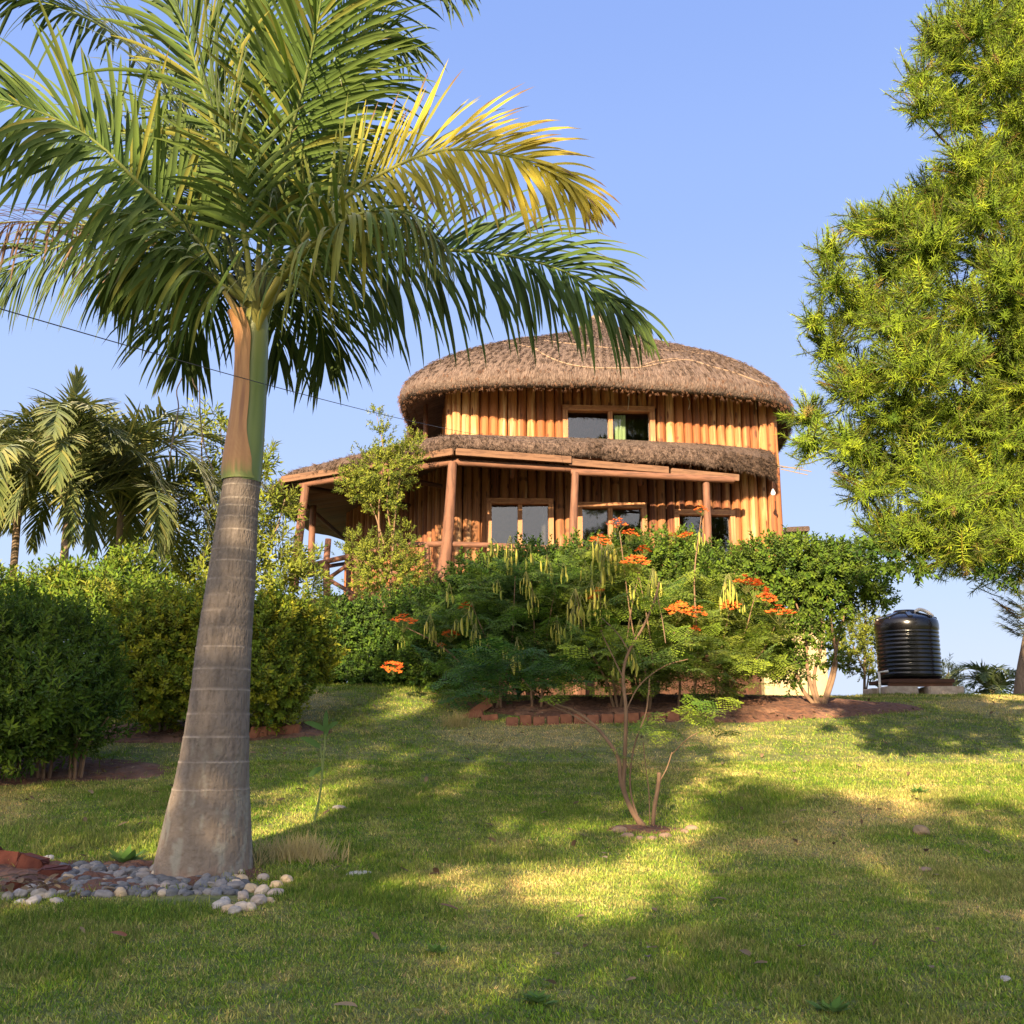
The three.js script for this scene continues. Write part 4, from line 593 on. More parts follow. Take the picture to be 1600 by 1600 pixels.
{
  // evergreen shrubs in front of the house
  const defs = [
    ['dark_shrub', 'dark dense shrub left of the pods below the veranda corner', [[700, 985, 17.8, 50, 62], [745, 940, 17.8, 60, 60], [800, 920, 17.8, 60, 52], [850, 900, 18, 55, 48], [760, 1010, 17.6, 70, 60], [830, 1000, 17.6, 70, 70], [690, 1030, 17.5, 45, 45]], DKGREEN, 4200, [780, 1090]],
    ['middle_shrub', 'green shrub in front of the middle veranda windows', [[900, 905, 18.2, 52, 45], [960, 895, 18.2, 55, 50], [1020, 890, 18.2, 55, 50], [1075, 890, 18.3, 50, 48], [930, 985, 17.8, 75, 70], [1020, 980, 17.8, 75, 75], [1080, 960, 18, 60, 60], [905, 860, 18.1, 14, 20], [1075, 850, 18.2, 12, 18]], () => mix3(DKGREEN(), MDGREEN(), .6), 4600, [1000, 1095]],
    ['spreading_shrub', 'broad shrub with bare twisting trunks at the right end of the red soil bed', [[1140, 910, 17.4, 60, 46], [1200, 890, 17.4, 60, 46], [1260, 895, 17.3, 58, 42], [1310, 900, 17.2, 52, 42], [1350, 912, 17.2, 36, 30], [1160, 960, 17.3, 55, 42], [1230, 950, 17.3, 50, 36], [1290, 945, 17.2, 38, 32], [1250, 860, 17.4, 30, 16], [1195, 1020, 17.2, 45, 30], [1320, 870, 17.2, 30, 16], [1375, 935, 17.2, 18, 12], [1265, 1000, 16.7, 16, 40], [1300, 1010, 16.8, 14, 36], [1235, 1050, 16.7, 20, 24]], () => mix3(DKGREEN(), MDGREEN(), .7 * rnd() + .2), 3700, [1280, 1104]],
  ];
  for (const [n, l, bl, col, count, [bx, by]] of defs) {
    const t = thing(n, l, 'shrub'); crown(t, SP.small, count, blobs(bl), { inner: .45, up: .3, scale: 1.25, col: () => mix3(col(), [.17, .25, .02], rnd() < .3 ? .6 * rnd() : 0) });
    const q = G(bx, by), b = V(q.x, q.y, Math.min(q.z, -15.9));
    if (n === 'spreading_shrub') stems(t, [[[1278, 1106], [1262, 1050], [1258, 990], [1240, 930]], [[1284, 1106], [1300, 1050], [1312, 990], [1330, 920]], [[1281, 1106], [1272, 1060], [1285, 1000], [1280, 930]], [[1288, 1104], [1306, 1040], [1300, 980], [1290, 920]], [[1274, 1104], [1250, 1070], [1240, 1020], [1225, 960]]].map((s) => [s.map(([x, y], i) => P(x, y, lerp(16.3, 17.1, i / 3))), .034, .012]));
    else stems(t, fan(onGround(b.x, -17.3), 6, 1.4, .9, .035));
  }
}
// ------------------------------------------------------------------ flowering bushes
const flowerGeo = (n) => { const A = new Acc(); for (let i = 0; i < n; i++) { const a = i * 2.4, r = .15 * Math.sqrt((i + .3) / n), c = V(Math.cos(a) * r, .10 * (1 - r / .15) + gauss() * .02, Math.sin(a) * r); for (let k = 0; k < 5; k++) { const th = k * 1.257 + a, col = mix3([.62, .07, .012], [.85, .22, .022], rnd()); A.leaf(c, V(Math.cos(th), R(.1, .8), Math.sin(th)), V(0, 1, 0), .05, .036, col, .2, mix3(col, [.7, .3, .03], .3)); } A.blade(c, V(gauss() * .4, 1, gauss() * .4), V(1, 0, 0), .06, .004, [.5, .05, .02], [.6, .1, .02], V(0, 0, 0), 1); A.tube([V(0, -.12, 0), c], .003, [.22, .25, .06], 3); } return A.geo(); };
const podGeo = (n) => { const A = new Acc(); for (let i = 0; i < n; i++) { const a = i * 2.4, r = .10 * Math.sqrt((i + .5) / n), top = V(Math.cos(a) * r, R(-.08, .2), Math.sin(a) * r), L = R(.09, .24), w = R(.03, .052), bx = gauss() * .02, bz = gauss() * .02, col = mix3([.30, .36, .05], [.56, .50, .09], rnd()), th = R(0, 3.1), s = V(Math.cos(th), 0, Math.sin(th)), n2 = V(-Math.sin(th), 0, Math.cos(th)); A.tube([V(0, .25, 0), top], .003, [.3, .3, .1], 3); let prev = null; for (let k = 0; k <= 5; k++) { const t = k / 5, ww = w * .5 * Math.pow(Math.sin(Math.PI * (.06 + .9 * t)), .6), p = top.clone().add(V(bx * t * t, -L * t, bz * t * t)).addScaledVector(s, 0.008 * Math.sin(t * 3)); const ids = [A.v(p.clone().addScaledVector(s, -ww), col), A.v(p.clone().addScaledVector(n2, .008), mix3(col, [.5, .5, .15], .2)), A.v(p.clone().addScaledVector(s, ww), col), A.v(p.clone().addScaledVector(n2, -.008), col)]; if (prev) for (let q = 0; q < 4; q++) { const q2 = (q + 1) % 4; A.i.push(prev[q], ids[q], ids[q2], prev[q], ids[q2], prev[q2]); } prev = ids; } } return A.geo(); };
const FLW = [flowerGeo(16), flowerGeo(12), flowerGeo(20)], POD = [podGeo(5), podGeo(8), podGeo(3)];
const FERN = shade3([.07, .16, .010], [.28, .36, .022]), FERNDARK = shade3([.025, .09, .008], [.11, .22, .015]);
function ferns(t, list, n, col, scale = 1) {
  const mats = [[], []], cols = [[], []], bl = blobs(list), tot = bl.reduce((a, b) => a + b.rx * b.ry, 0);
  for (const b of bl) for (let i = 0, k = Math.round(n * b.rx * b.ry / tot); i < k; i++) {
    const d = V(gauss(), gauss(), gauss()).normalize().multiplyScalar(Math.pow(rnd(), .4)), p = V(b.c.x + d.x * b.rx, b.c.y + d.y * b.ry, b.c.z + d.z * b.rz); if (p.y < H(p.x, p.z) + .08) continue;
    const az = R(0, 6.28), y = V(Math.cos(az), R(-.45, .55), Math.sin(az)).normalize(), up = V(gauss() * .6, 1, gauss() * .6 + .45).normalize(), x = V().crossVectors(y, up).normalize(), z = V().crossVectors(x, y), s = R(.75, 1.2) * scale, w = i & 1;
    mats[w].push(new THREE.Matrix4().makeBasis(x.multiplyScalar(s), y.clone().multiplyScalar(s), z.multiplyScalar(s)).setPosition(p)); cols[w].push(col(p));
  }
  SP.fern.forEach((g, i) => copies(t, 'foliage', g, M.leaf, mats[i], cols[i]));
}
function bloom(t, flowers, pods) {
  flowers.forEach(([x, y, d, s = 1], i) => { const f = part(t, 'flower_head', FLW[i % 3], M.petal); f.position.copy(P(x, y, d - .45)); f.rotation.set(R(-.1, .5), R(0, 6), R(-.3, .3)); f.scale.setScalar(s * 1.3); });
  pods.forEach(([x, y, d, s = 1], i) => { const f = part(t, 'pod_bunch', POD[i % 3], M.leaf); f.position.copy(P(x, y, d - (d > 14 ? .5 : 0))); f.rotation.y = R(0, 6); f.scale.setScalar(s * 1.15); });
}
const stalks = (list, d, r0 = .022, r1 = .006) => list.map((s) => [s.map(([x, y, dd]) => P(x, y, dd ?? d)), r0, r1]);
{
  const a = thing('flowering_bush', 'fern-leaved bush hung with pale green pods at the left end of the soil bed', 'flowering bush');
  ferns(a, [[770, 930, 16.6, 60, 50], [840, 920, 16.5, 60, 55], [720, 985, 16.5, 55, 45], [800, 1000, 16.2, 75, 55], [740, 1050, 15.9, 55, 35], [860, 1030, 16.1, 55, 45], [655, 980, 16.8, 30, 24]], 540, (p) => mix3(FERNDARK(), FERN(), rnd() * .6));
  bloom(a, [[632, 973, 16.6, 1], [727, 950, 16.5, .6], [704, 993, 16.4, .7], [614, 1045, 16.5, .8], [690, 1010, 16.5, .4]], [[768, 868, 16.6], [797, 868, 16.5, 1.1], [829, 880, 16.4], [855, 895, 16.4], [822, 915, 16.3, .8], [702, 940, 16.5], [738, 965, 16.3, .8], [672, 985, 16.6, .9], [674, 1000, 16.6, .6], [733, 990, 16.2, 1.2], [742, 1000, 16.1, .9], [762, 1010, 16.1, .7], [793, 1030, 16, .8], [808, 1025, 16, 1], [690, 1020, 16.4, .6], [778, 925, 16.4, .7], [832, 945, 16.3, .8], [628, 1010, 16.6, .6], [713, 985, 16.3, .6]]);
  stems(a, stalks([[[782, 1108], [780, 1060], [760, 1000], [735, 940]], [[832, 1110], [830, 1070], [835, 1000], [830, 900]], [[775, 1108], [790, 1060], [800, 1000], [805, 900]], [[770, 1108], [740, 1060], [690, 1010], [634, 980]], [[845, 1108], [850, 1040], [860, 960], [870, 910]]], 16.1), M.stem);
  const b = thing('flowering_bush', 'fern-leaved bush with the largest pod bunches in the middle of the soil bed', 'flowering bush');
  ferns(b, [[900, 950, 16.4, 65, 60], [960, 930, 16.4, 65, 55], [1020, 960, 16.3, 60, 55], [930, 1020, 16.1, 65, 45], [1000, 1040, 15.9, 65, 45], [940, 880, 16.6, 50, 28]], 560, (p) => mix3(FERN(), [.2, .24, .03], rnd() * .5));
  bloom(b, [[937, 848, 16.5, .9], [965, 822, 16.6, .9], [993, 880, 16.3, 1.1], [985, 836, 16.6, .7], [1005, 862, 16.5, .7], [928, 935, 16.1, .5], [935, 925, 16.1, .5]], [[935, 878, 16.3, 1.35], [950, 885, 16.3, 1.3], [942, 890, 16.2, 1.2], [958, 880, 16.4, 1.1], [900, 955, 16.1, 1.2], [908, 962, 16, 1.1], [895, 985, 16, 1.1], [925, 935, 16.1, 1], [935, 938, 16.1, 1], [990, 935, 16, .9], [1022, 920, 16, 1], [915, 905, 16.2, 1], [880, 900, 16.3, .7], [870, 985, 16, .8], [960, 1055, 15.8, .8], [925, 965, 16.1, .9], [1000, 985, 16, .6], [945, 965, 16, .8]]);
  stems(b, stalks([[[965, 1108], [955, 1050], [940, 980], [940, 850]], [[1012, 1108], [1010, 1060], [990, 990], [968, 830]], [[960, 1108], [945, 1060], [915, 1000], [900, 920]], [[1015, 1108], [1020, 1040], [1010, 960], [995, 885]], [[970, 1106], [975, 1050], [985, 960], [1005, 870]]], 15.9), M.stem);
  const c = thing('flowering_bush', 'fern-leaved bush with the biggest orange red flower heads right of the bed middle', 'flowering bush');
  ferns(c, [[1070, 990, 16.2, 55, 45], [1130, 985, 16.3, 55, 50], [1090, 1040, 16, 60, 40], [1150, 1040, 16.1, 55, 42], [1190, 990, 16.3, 40, 45], [1110, 930, 16.5, 45, 35]], 470, (p) => mix3(FERN(), [.24, .25, .035], rnd() * .5));
  bloom(c, [[1062, 955, 16, 1], [1088, 960, 16, .9], [1140, 948, 16.1, .8], [1165, 912, 16.2, 1], [1183, 922, 16.2, 1.1], [1198, 936, 16.2, .8], [1218, 960, 16.1, 1.1], [1096, 798, 16.6, .6], [1072, 838, 16.5, .6], [1085, 985, 16, .5], [1052, 838, 16.6, .4]], [[1136, 935, 16.1, 1.2], [1140, 925, 16.1, 1], [1160, 955, 16.1, .7], [1094, 850, 16.5, .8], [1075, 1000, 16, .6]]);
  stems(c, stalks([[[1060, 1106], [1062, 1060], [1050, 1010], [1062, 960]], [[1125, 1104], [1135, 1050], [1160, 1000], [1180, 930]], [[1130, 1104], [1150, 1060], [1190, 1020], [1216, 968]], [[1080, 1106], [1090, 1040], [1085, 900], [1096, 806]], [[1120, 1106], [1120, 1040], [1130, 1000], [1140, 955]]], 16), M.stem);
  // lone sapling in the lawn
  const s = thing('sapling_bush', 'lone sparse sapling with forked brown stems in the middle of the lawn', 'sapling');
  const g0 = G(1008, 1292), d0 = -g0.z, S = (l, r0, r1) => [l.map(([x, y, dd = 0]) => P(x, y, d0 + dd)), r0 * .72, r1 * 1.1, 9];
  stems(s, [S([[1010, 1296], [990, 1270], [975, 1235], [976, 1190], [978, 1110], [974, 1050], [984, 1015], [1002, 985], [1022, 940], [1030, 910]], .034, .008), S([[1004, 1294], [985, 1262], [970, 1220], [966, 1185], [935, 1140, .2], [900, 1112, .4], [868, 1100, .5]], .036, .010), S([[1020, 1293], [1022, 1265], [1028, 1230], [1030, 1207]], .026, .018), S([[1031, 1220], [1042, 1200], [1050, 1175]], .009, .005), S([[1015, 1292], [1014, 1240], [1008, 1190], [1005, 1160]], .006, .004), S([[984, 1020], [965, 990, .2], [940, 965, .4]], .009, .004), S([[935, 1140, .2], [890, 1115, .4], [850, 1095, .6], [815, 1060, .8]], .012, .005), S([[1026, 925], [1035, 970, -.1], [1040, 1005, -.2]], .006, .004), S([[976, 1222], [972, 1205], [980, 1196]], .016, .01), S([[1002, 1292], [985, 1235], [990, 1170], [1010, 1110], [1015, 1060]], .014, .005), S([[978, 1110], [1000, 1070], [1040, 1040], [1075, 1030]], .009, .004), S([[974, 1060], [950, 1010], [938, 985]], .009, .004), S([[1050, 1178], [1080, 1150], [1105, 1140]], .006, .004)]);
  ferns(s, [[720, 1040, d0 + .9, 45, 22], [775, 1030, d0 + .8, 50, 26], [840, 1045, d0 + .6, 45, 24], [745, 1065, d0 + .8, 40, 16], [890, 1035, d0 + .4, 35, 24]], 58, FERNDARK, .9);
  ferns(s, [[940, 1010, d0 + .2, 40, 30], [1075, 1040, d0 + .2, 45, 30], [1100, 1110, d0 + .1, 50, 24], [900, 1075, d0 + .4, 40, 30]], 20, FERN, .65);
  ferns(s, [[1045, 1010, d0, 35, 30], [940, 1000, d0 + .3, 35, 28], [1010, 930, d0, 40, 30], [1100, 1000, d0, 30, 20], [1060, 1130, d0, 40, 26], [1010, 1145, d0, 22, 16], [1110, 1145, d0, 36, 14], [1005, 1200, d0, 14, 14]], 46, FERN, .75);
  bloom(s, [], [[1020, 915, d0, .6], [990, 1035, d0, .5]]);
}
{
  // sapling with a few upright leaves right of the palm
  const g0 = G(490, 1288), d = -g0.z, t = thing('young_plant', 'thin young plant with a few upright leaves right of the palm trunk', 'young plant');
  stems(t, [[[[490, 1290], [500, 1240], [506, 1180], [509, 1140]].map(([x, y]) => P(x, y, d)), .011, .006], [[[501, 1235], [503, 1190], [500, 1165]].map(([x, y]) => P(x, y, d)), .008, .005]], std({ color: new THREE.Color().setRGB(.2, .24, .07) }));
  for (const [x, y, dx, dy, L] of [[509, 1142, .05, 1, .2], [509, 1142, -.75, .45, .22], [509, 1142, .8, .7, .15], [501, 1168, -.8, .55, .22], [508, 1150, .3, .8, .12], [502, 1200, -.7, -.4, .14]]) { const A = new Acc().strip(P(x, y, d), V(dx, dy, .25), V(-dy * .3, .5, 1).normalize(), L, .055, () => [.09, .17, .04], .7, 6); part(t, 'leaf', A.geo(), M.leaf); }
}
// ------------------------------------------------------------------ water tank on its stand
{
  const d = 20.5, k = d / F, top = P(1415, 968, d), bot = P(1415, 1062, d), x = top.x, z = -d, r = 47 * k, y0 = bot.y, h = top.y - bot.y, pr = [[0, 0], [r * .9, 0], [r * .99, .03]], rb = 11;
  const t = thing('water_tank', 'black ribbed plastic water tank on a block stand at the right', 'water tank'); t.position.set(x, y0, z);
  for (let i = 0; i < rb; i++) { const a = .05 + (h * .80 - .05) * i / rb, s = (h * .80 - .05) / rb; pr.push([r * .985, a + s * .1], [r * 1.0, a + s * .28], [r * 1.005, a + s * .5], [r * 1.0, a + s * .72], [r * .985, a + s * .9]); }
  pr.push([r * 1.02, h * .82], [r * 1.02, h * .9], [r * 1.0, h * .96], [r * .94, h * 1.0], [r * .7, h * 1.05], [r * .45, h * 1.085], [r * .36, h * 1.09]);
  part(t, 'body', new THREE.LatheGeometry(pr.map((a) => new THREE.Vector2(...a)), 72), M.tank);
  part(t, 'lid', new THREE.LatheGeometry([[r * .37, h * 1.08], [r * .38, h * 1.13], [r * .34, h * 1.15], [0, h * 1.16]].map((a) => new THREE.Vector2(...a)), 40), M.tank);
  for (let i = 0; i < 8; i++) { const a = i / 8 * 6.283 + .2, g = boxBetween(V(Math.cos(a) * r * .42, h * 1.085, Math.sin(a) * r * .42), V(Math.cos(a) * r * .97, h * .99, Math.sin(a) * r * .97), .09, .07, .02); part(t, 'rib', g, M.tank); }
  part(t, 'pipe', limb([V(r * .2, h * 1.1, r * .3), V(r * .35, h * 1.15, r * .35), V(r * .62, h * 1.09, r * .4), V(r * .75, h * 1.03, r * .4)], .035, 8, 10), std({ color: new THREE.Color().setRGB(.6, .55, .48), roughness: .5 }));
  const st = thing('tank_stand', 'low stand of rough blocks and timber under the black water tank', 'stand'); st.position.set(x, 0, z); const gy = H(x, z);
  part(st, 'platform', boxBetween(V(-r * 1.05, y0 - .05, 0), V(r * 1.05, y0 - .05, 0), r * 2, .07), M.darkWood); part(st, 'beam', boxBetween(V(-r * 1.02, y0 - .12, r * .8), V(r * 1.02, y0 - .12, r * .8), .1, .07), M.post);
  for (const [bx, bz, w] of [[-.72, .75, .62], [.7, .75, .66], [-.72, -.7, .6], [.72, -.7, .6]]) { const hh = y0 - .155 - gy + .1, g = boxBetween(V(bx * r - w / 2, gy - .1 + hh / 2, bz * r), V(bx * r + w / 2, gy - .1 + hh / 2, bz * r), .5, hh, .03); part(st, 'block', g, M.block); }
  const pp = thing('white_pipe', 'thin white water pipe standing at the left foot of the tank stand', 'pipe'); part(pp, 'tube', limb([onGround(x - r * 1.25, z + .4, -.1), V(x - r * 1.25, y0 + .12, z + .4), V(x - r * .95, y0 + .14, z + .4)], .025, 7), std({ color: new THREE.Color().setRGB(.7, .68, .62) }));
}
{
  const d = 21.5, mk = (px, py) => P(px, py, d), q = P(1350, 1090, d), b0 = onGround(q.x, q.z, -.1);
  tree('slim_tree', 'slim young tree close to the left side of the water tank', 'tree', b0, [[[b0, mk(1351, 1040), mk(1352, 960)], .035, .01], [[mk(1351, 1050), mk(1330, 1000), mk(1320, 960)], .018, .005], [[b0, mk(1358, 1050), mk(1362, 1010)], .02, .006]], .03, SP.mid, 620, blobs([[1348, 975, d, 20, 25], [1360, 1000, d, 14, 30], [1325, 1000, d, 24, 22], [1340, 1035, d, 18, 22], [1365, 1050, d, 12, 20], [1318, 1030, d, 14, 14]]), { inner: .6, scale: .55, up: .5, col: BRGREEN });
  const e = 26, q2 = P(1480, 1090, e), b2 = onGround(q2.x, q2.z, -.1);
  tree('grey_green_bush', 'small grey green bush just right of the water tank', 'bush', b2, [[[b2, P(1480, 1070, e), P(1482, 1045, e)], .03, .01]], .03, SP.long, 240, blobs([[1480, 1058, e, 18, 18], [1470, 1075, e, 14, 12], [1490, 1078, e, 14, 12]]), { inner: .6, scale: .6, up: .7, col: shade3([.12, .16, .08], [.22, .25, .12]) });
  // drooping tree whose foot shows at the right edge
  const f = 19.5, r2 = P(1600, 1090, f), b3 = onGround(r2.x, r2.z, -.1), t = thing('drooping_tree', 'thick trunk at the right edge with drooping needle sprays above', 'tree');
  part(t, 'trunk', limb([b3, P(1604, 1050, f), P(1615, 980, f), P(1640, 850, f)], (k) => lerp(.2, .12, k), 12, 16, (th, k, l) => 1 + .1 * (fbm(Math.cos(th) + l, Math.sin(th), 841, 3) - .5)), M.bark);
  const A = new Acc(); for (let i = 0; i < 34; i++) { const y = R(895, 985), p = P(1625, y - 10, f + R(-.4, .4)), tip = R(1560, 1595); const q = P(tip, y + R(-8, 8), f + R(-.4, .4)), m = p.clone().lerp(q, .55).add(V(0, -.16, 0)); const c = curve([p, m, q.add(V(0, .05, 0))], 8); A.tube(c, .007, [.12, .08, .05], 3); for (let k = 2; k < 9; k++) for (let n = 0; n < 7; n++) A.blade(c[k], V(gauss() * .5 - .5, gauss() * .5 + .1, gauss() * .5), V(0, 1, 0).addScaledVector(V(1, 0, 0), gauss()).normalize(), R(.08, .16), .008, [.06, .085, .04], [.10, .12, .06], V(0, -.3, 0), 2); } part(t, 'needle_spray', A.geo(), M.needle, 'stuff');
  const hut = thing('far_shelter', 'small dark roofed shelter just beyond the right wall of the house', 'shelter'); const c = P(1243, 838, 38); hut.position.copy(c).setY(0); const w = .32;
  part(hut, 'roof', boxBetween(V(-w * 1.6, c.y + .12, 0), V(w * 1.1, c.y + .16, 0), 1.4, .18, .04), M.thatchDark); for (const s of [-1, 1]) part(hut, 'post', limb([V(s * w * .8, H(c.x, c.z) - .1, .4), V(s * w * .8, c.y + .1, .4)], .05, 7), M.post); part(hut, 'shelf', boxBetween(V(-w, c.y - .32, .3), V(w, c.y - .32, .3), .6, .08), M.post);
}
// ------------------------------------------------------------------ stones and bricks
{
  const stone = [0, 1, 2, 3].map((s) => { const g = new THREE.IcosahedronGeometry(1, 3), p = g.attributes.position, q = V(); for (let i = 0; i < p.count; i++) { q.fromBufferAttribute(p, i); const f = 1 + .55 * (fbm(q.x * 1.3 + s * 7 + 9, q.y * 1.3 + q.z * 1.1 + 4, 851, 2) - .5); p.setXYZ(i, q.x * f, q.y * f * .62, q.z * f * .8); } g.computeVertexNormals(); return g; });
  const GREY = [stoneMat(.135, .132, .125), stoneMat(.18, .175, .165), stoneMat(.11, .108, .104), stoneMat(.23, .205, .18)], WHITE = [stoneMat(.40, .355, .30), stoneMat(.48, .43, .365), stoneMat(.36, .315, .26)], CREAM = [stoneMat(.52, .38, .22), stoneMat(.56, .44, .30), stoneMat(.42, .33, .25)], RED = [stoneMat(.22, .06, .035), stoneMat(.28, .085, .05)];
  const t = thing('pebble_ring', 'curved bed of grey, white and cream pebbles round the foot of the palm', 'pebble bed'), done = [];
  const put = (px, py, rpx, mats, flat = 1) => { const g = G(px, py); for (const [x, z, r] of done) if (Math.hypot(x - g.x, z - g.z) < (r + rpx * -g.z / F) * .62) return; const r = rpx * -g.z / F; done.push([g.x, g.z, r]); const m = part(t, 'pebble', stone[Math.floor(rnd() * 4)], mats[Math.floor(rnd() * mats.length)]); m.position.set(g.x, g.y + r * R(.05, .32), g.z); m.scale.set(r * R(.95, 1.25), r * R(.95, 1.25) * flat, r * R(.85, 1.1)); m.rotation.set(R(-.25, .25), R(0, 6.28), R(-.25, .25)); };
  for (const [x, y, r] of [[368, 1383, 11], [393, 1391, 13], [409, 1396, 11.5], [448, 1379, 13], [433, 1386, 11], [431, 1399, 12], [404, 1412, 15], [376, 1421, 14], [392, 1422, 11], [358, 1424, 12], [375, 1366, 8], [412, 1375, 10], [420, 1410, 10], [380, 1403, 12]]) put(x, y, r, CREAM);
  for (const [x, y, r] of [[345, 1420, 12], [365, 1427, 11], [352, 1410, 9], [12, 1404, 12], [30, 1400, 11], [45, 1393, 11], [60, 1400, 13], [78, 1400, 12], [70, 1388, 10], [88, 1410, 10], [52, 1412, 11], [34, 1412, 10], [95, 1398, 9], [33, 1340, 8], [48, 1341, 8], [66, 1345, 8], [78, 1343, 8], [94, 1354, 7]]) put(x, y, r, WHITE);
  for (let i = 0; i < 900; i++) { const x = R(95, 385), k = (x - 95) / 290, y = R(lerp(1352, 1373, k), lerp(1402, 1398, k)); put(x, y, R(6, 13), rnd() < .1 ? CREAM : GREY); }
  for (let i = 0; i < 60; i++) put(R(235, 350), R(1362, 1380), R(6, 10), GREY);
  const b = thing('red_border_stones', 'row of dark red broken bricks at the lower left edge of the lawn', 'brick row');
  const redBrick = std({ map: M.brick.map, bumpMap: M.brick.bumpMap, bumpScale: .012, color: new THREE.Color().setRGB(.42, .27, .28) }), chunk = (x, y, w, h2, rot) => { const g = G(x, y), k = -g.z / F, geo = boxBetween(V(-w * k / 2, 0, 0), V(w * k / 2, 0, 0), .12, h2 * k, .02), p = geo.attributes.position; for (let i = 0; i < p.count; i++) p.setXYZ(i, p.getX(i) + gauss() * .006, p.getY(i) + gauss() * .006, p.getZ(i) + gauss() * .006); geo.computeVertexNormals(); const m = part(b, 'brick', geo, redBrick); m.position.set(g.x, g.y + h2 * k * .35, g.z); m.rotation.set(R(-.2, .2), R(-.3, .3), rot); };
  chunk(12, 1352, 46, 24, -.1); chunk(50, 1358, 42, 22, -.25); chunk(85, 1370, 44, 16, -.05); chunk(28, 1390, 36, 14, .1); chunk(-15, 1345, 30, 24, 0);
  const e = thing('brick_edging', 'row of orange bricks along the front of the red soil bed', 'brick edging');
  const brick = (par, x, y, w, h2, rot = 0, tilt = 0) => { const g = G(x, y), k = -g.z / F, geo = boxBetween(V(-w * k / 2, 0, 0), V(w * k / 2, 0, 0), .13, h2 * k, .012); const m = part(par, 'brick', geo, M.brick); m.position.set(g.x, g.y + h2 * k * .3, g.z); m.rotation.set(tilt, R(-.15, .15), rot); };
  for (let x = 800; x < 1060; x += 21) brick(e, x + R(-1, 1), 1133 - (x - 800) * .03 + R(-1, 1), 18, R(13, 18), R(-.05, .05), R(-.15, .05));
  const l = thing('leaning_bricks', 'loose orange bricks leaning at the left tip of the red soil bed', 'brick pile'); brick(l, 750, 1112, 40, 14, .6); brick(l, 738, 1122, 34, 12, .35); brick(l, 775, 1104, 22, 12, 1.2); brick(l, 765, 1125, 26, 10, .1);
  const hb = thing('hedge_bricks', 'dark weathered bricks edging the soil under the golden hedge', 'brick edging'); for (const x of [398, 412, 426, 440, 452, 462]) brick(hb, x, 1152 - (x - 398) * .07, 15, 17, R(-.3, .3), -.2);
  const sr = thing('sapling_stones', 'few brown stones around the foot of the lone sapling', 'stones'); for (const [x, y, r] of [[968, 1300, 10], [980, 1308, 8], [1080, 1297, 9], [1070, 1302, 7], [1040, 1308, 8], [1000, 1312, 7], [1020, 1312, 7]]) { const g = G(x, y), k = -g.z / F, m = part(sr, 'stone', stone[x % 4], [stoneMat(.26, .17, .11), stoneMat(.2, .115, .075)][x % 2]); m.position.set(g.x, g.y + r * k * .2, g.z); m.scale.set(r * k * 1.3, r * k, r * k); m.rotation.y = x; }
  const lone = (name, label, x, y, w, h2, mat) => { const g = G(x, y), k = -g.z / F; const m = part(scene, name, stone[x % 4], mat); tag(m, label, 'stone'); m.position.set(g.x, g.y + h2 * k * .3, g.z); m.scale.set(w * k, h2 * k, w * k * .8); m.rotation.y = x; };
  lone('pale_stone', 'flat pale stone in the grass right of the young plant', 530, 1264, 14, 6, GREY[3]); lone('brown_stone', 'brown stone alone in the shaded grass at the right', 1446, 1362, 15, 7, stoneMat(.32, .2, .13)); lone('earth_clod', 'low clod of earth in the sunlit grass at the right', 1440, 1303, 18, 14, stoneMat(.3, .2, .1)); lone('white_stone', 'small white stone at the right edge of the near lawn', 1572, 1532, 12, 7, WHITE[0]); lone('grey_stone', 'long pale stone beside the dry grass tuft', 560, 1367, 22, 6, stoneMat(.5, .45, .36));
}
// power line from the left to the house
{ const a = P(-120, 447, 4.35), b = P(885, 691, 25.2), n = 60, pts = Array.from({ length: n + 1 }, (_, i) => a.clone().lerp(b, i / n).add(V(0, -.22 * 4 * (i / n) * (1 - i / n), 0))); const m = part(scene, 'power_cable', limb(pts, .0032, 6), std({ color: new THREE.Color().setRGB(.06, .06, .07), roughness: .6 })); tag(m, 'thin black cable running from the left past the palm to the house', 'cable'); }

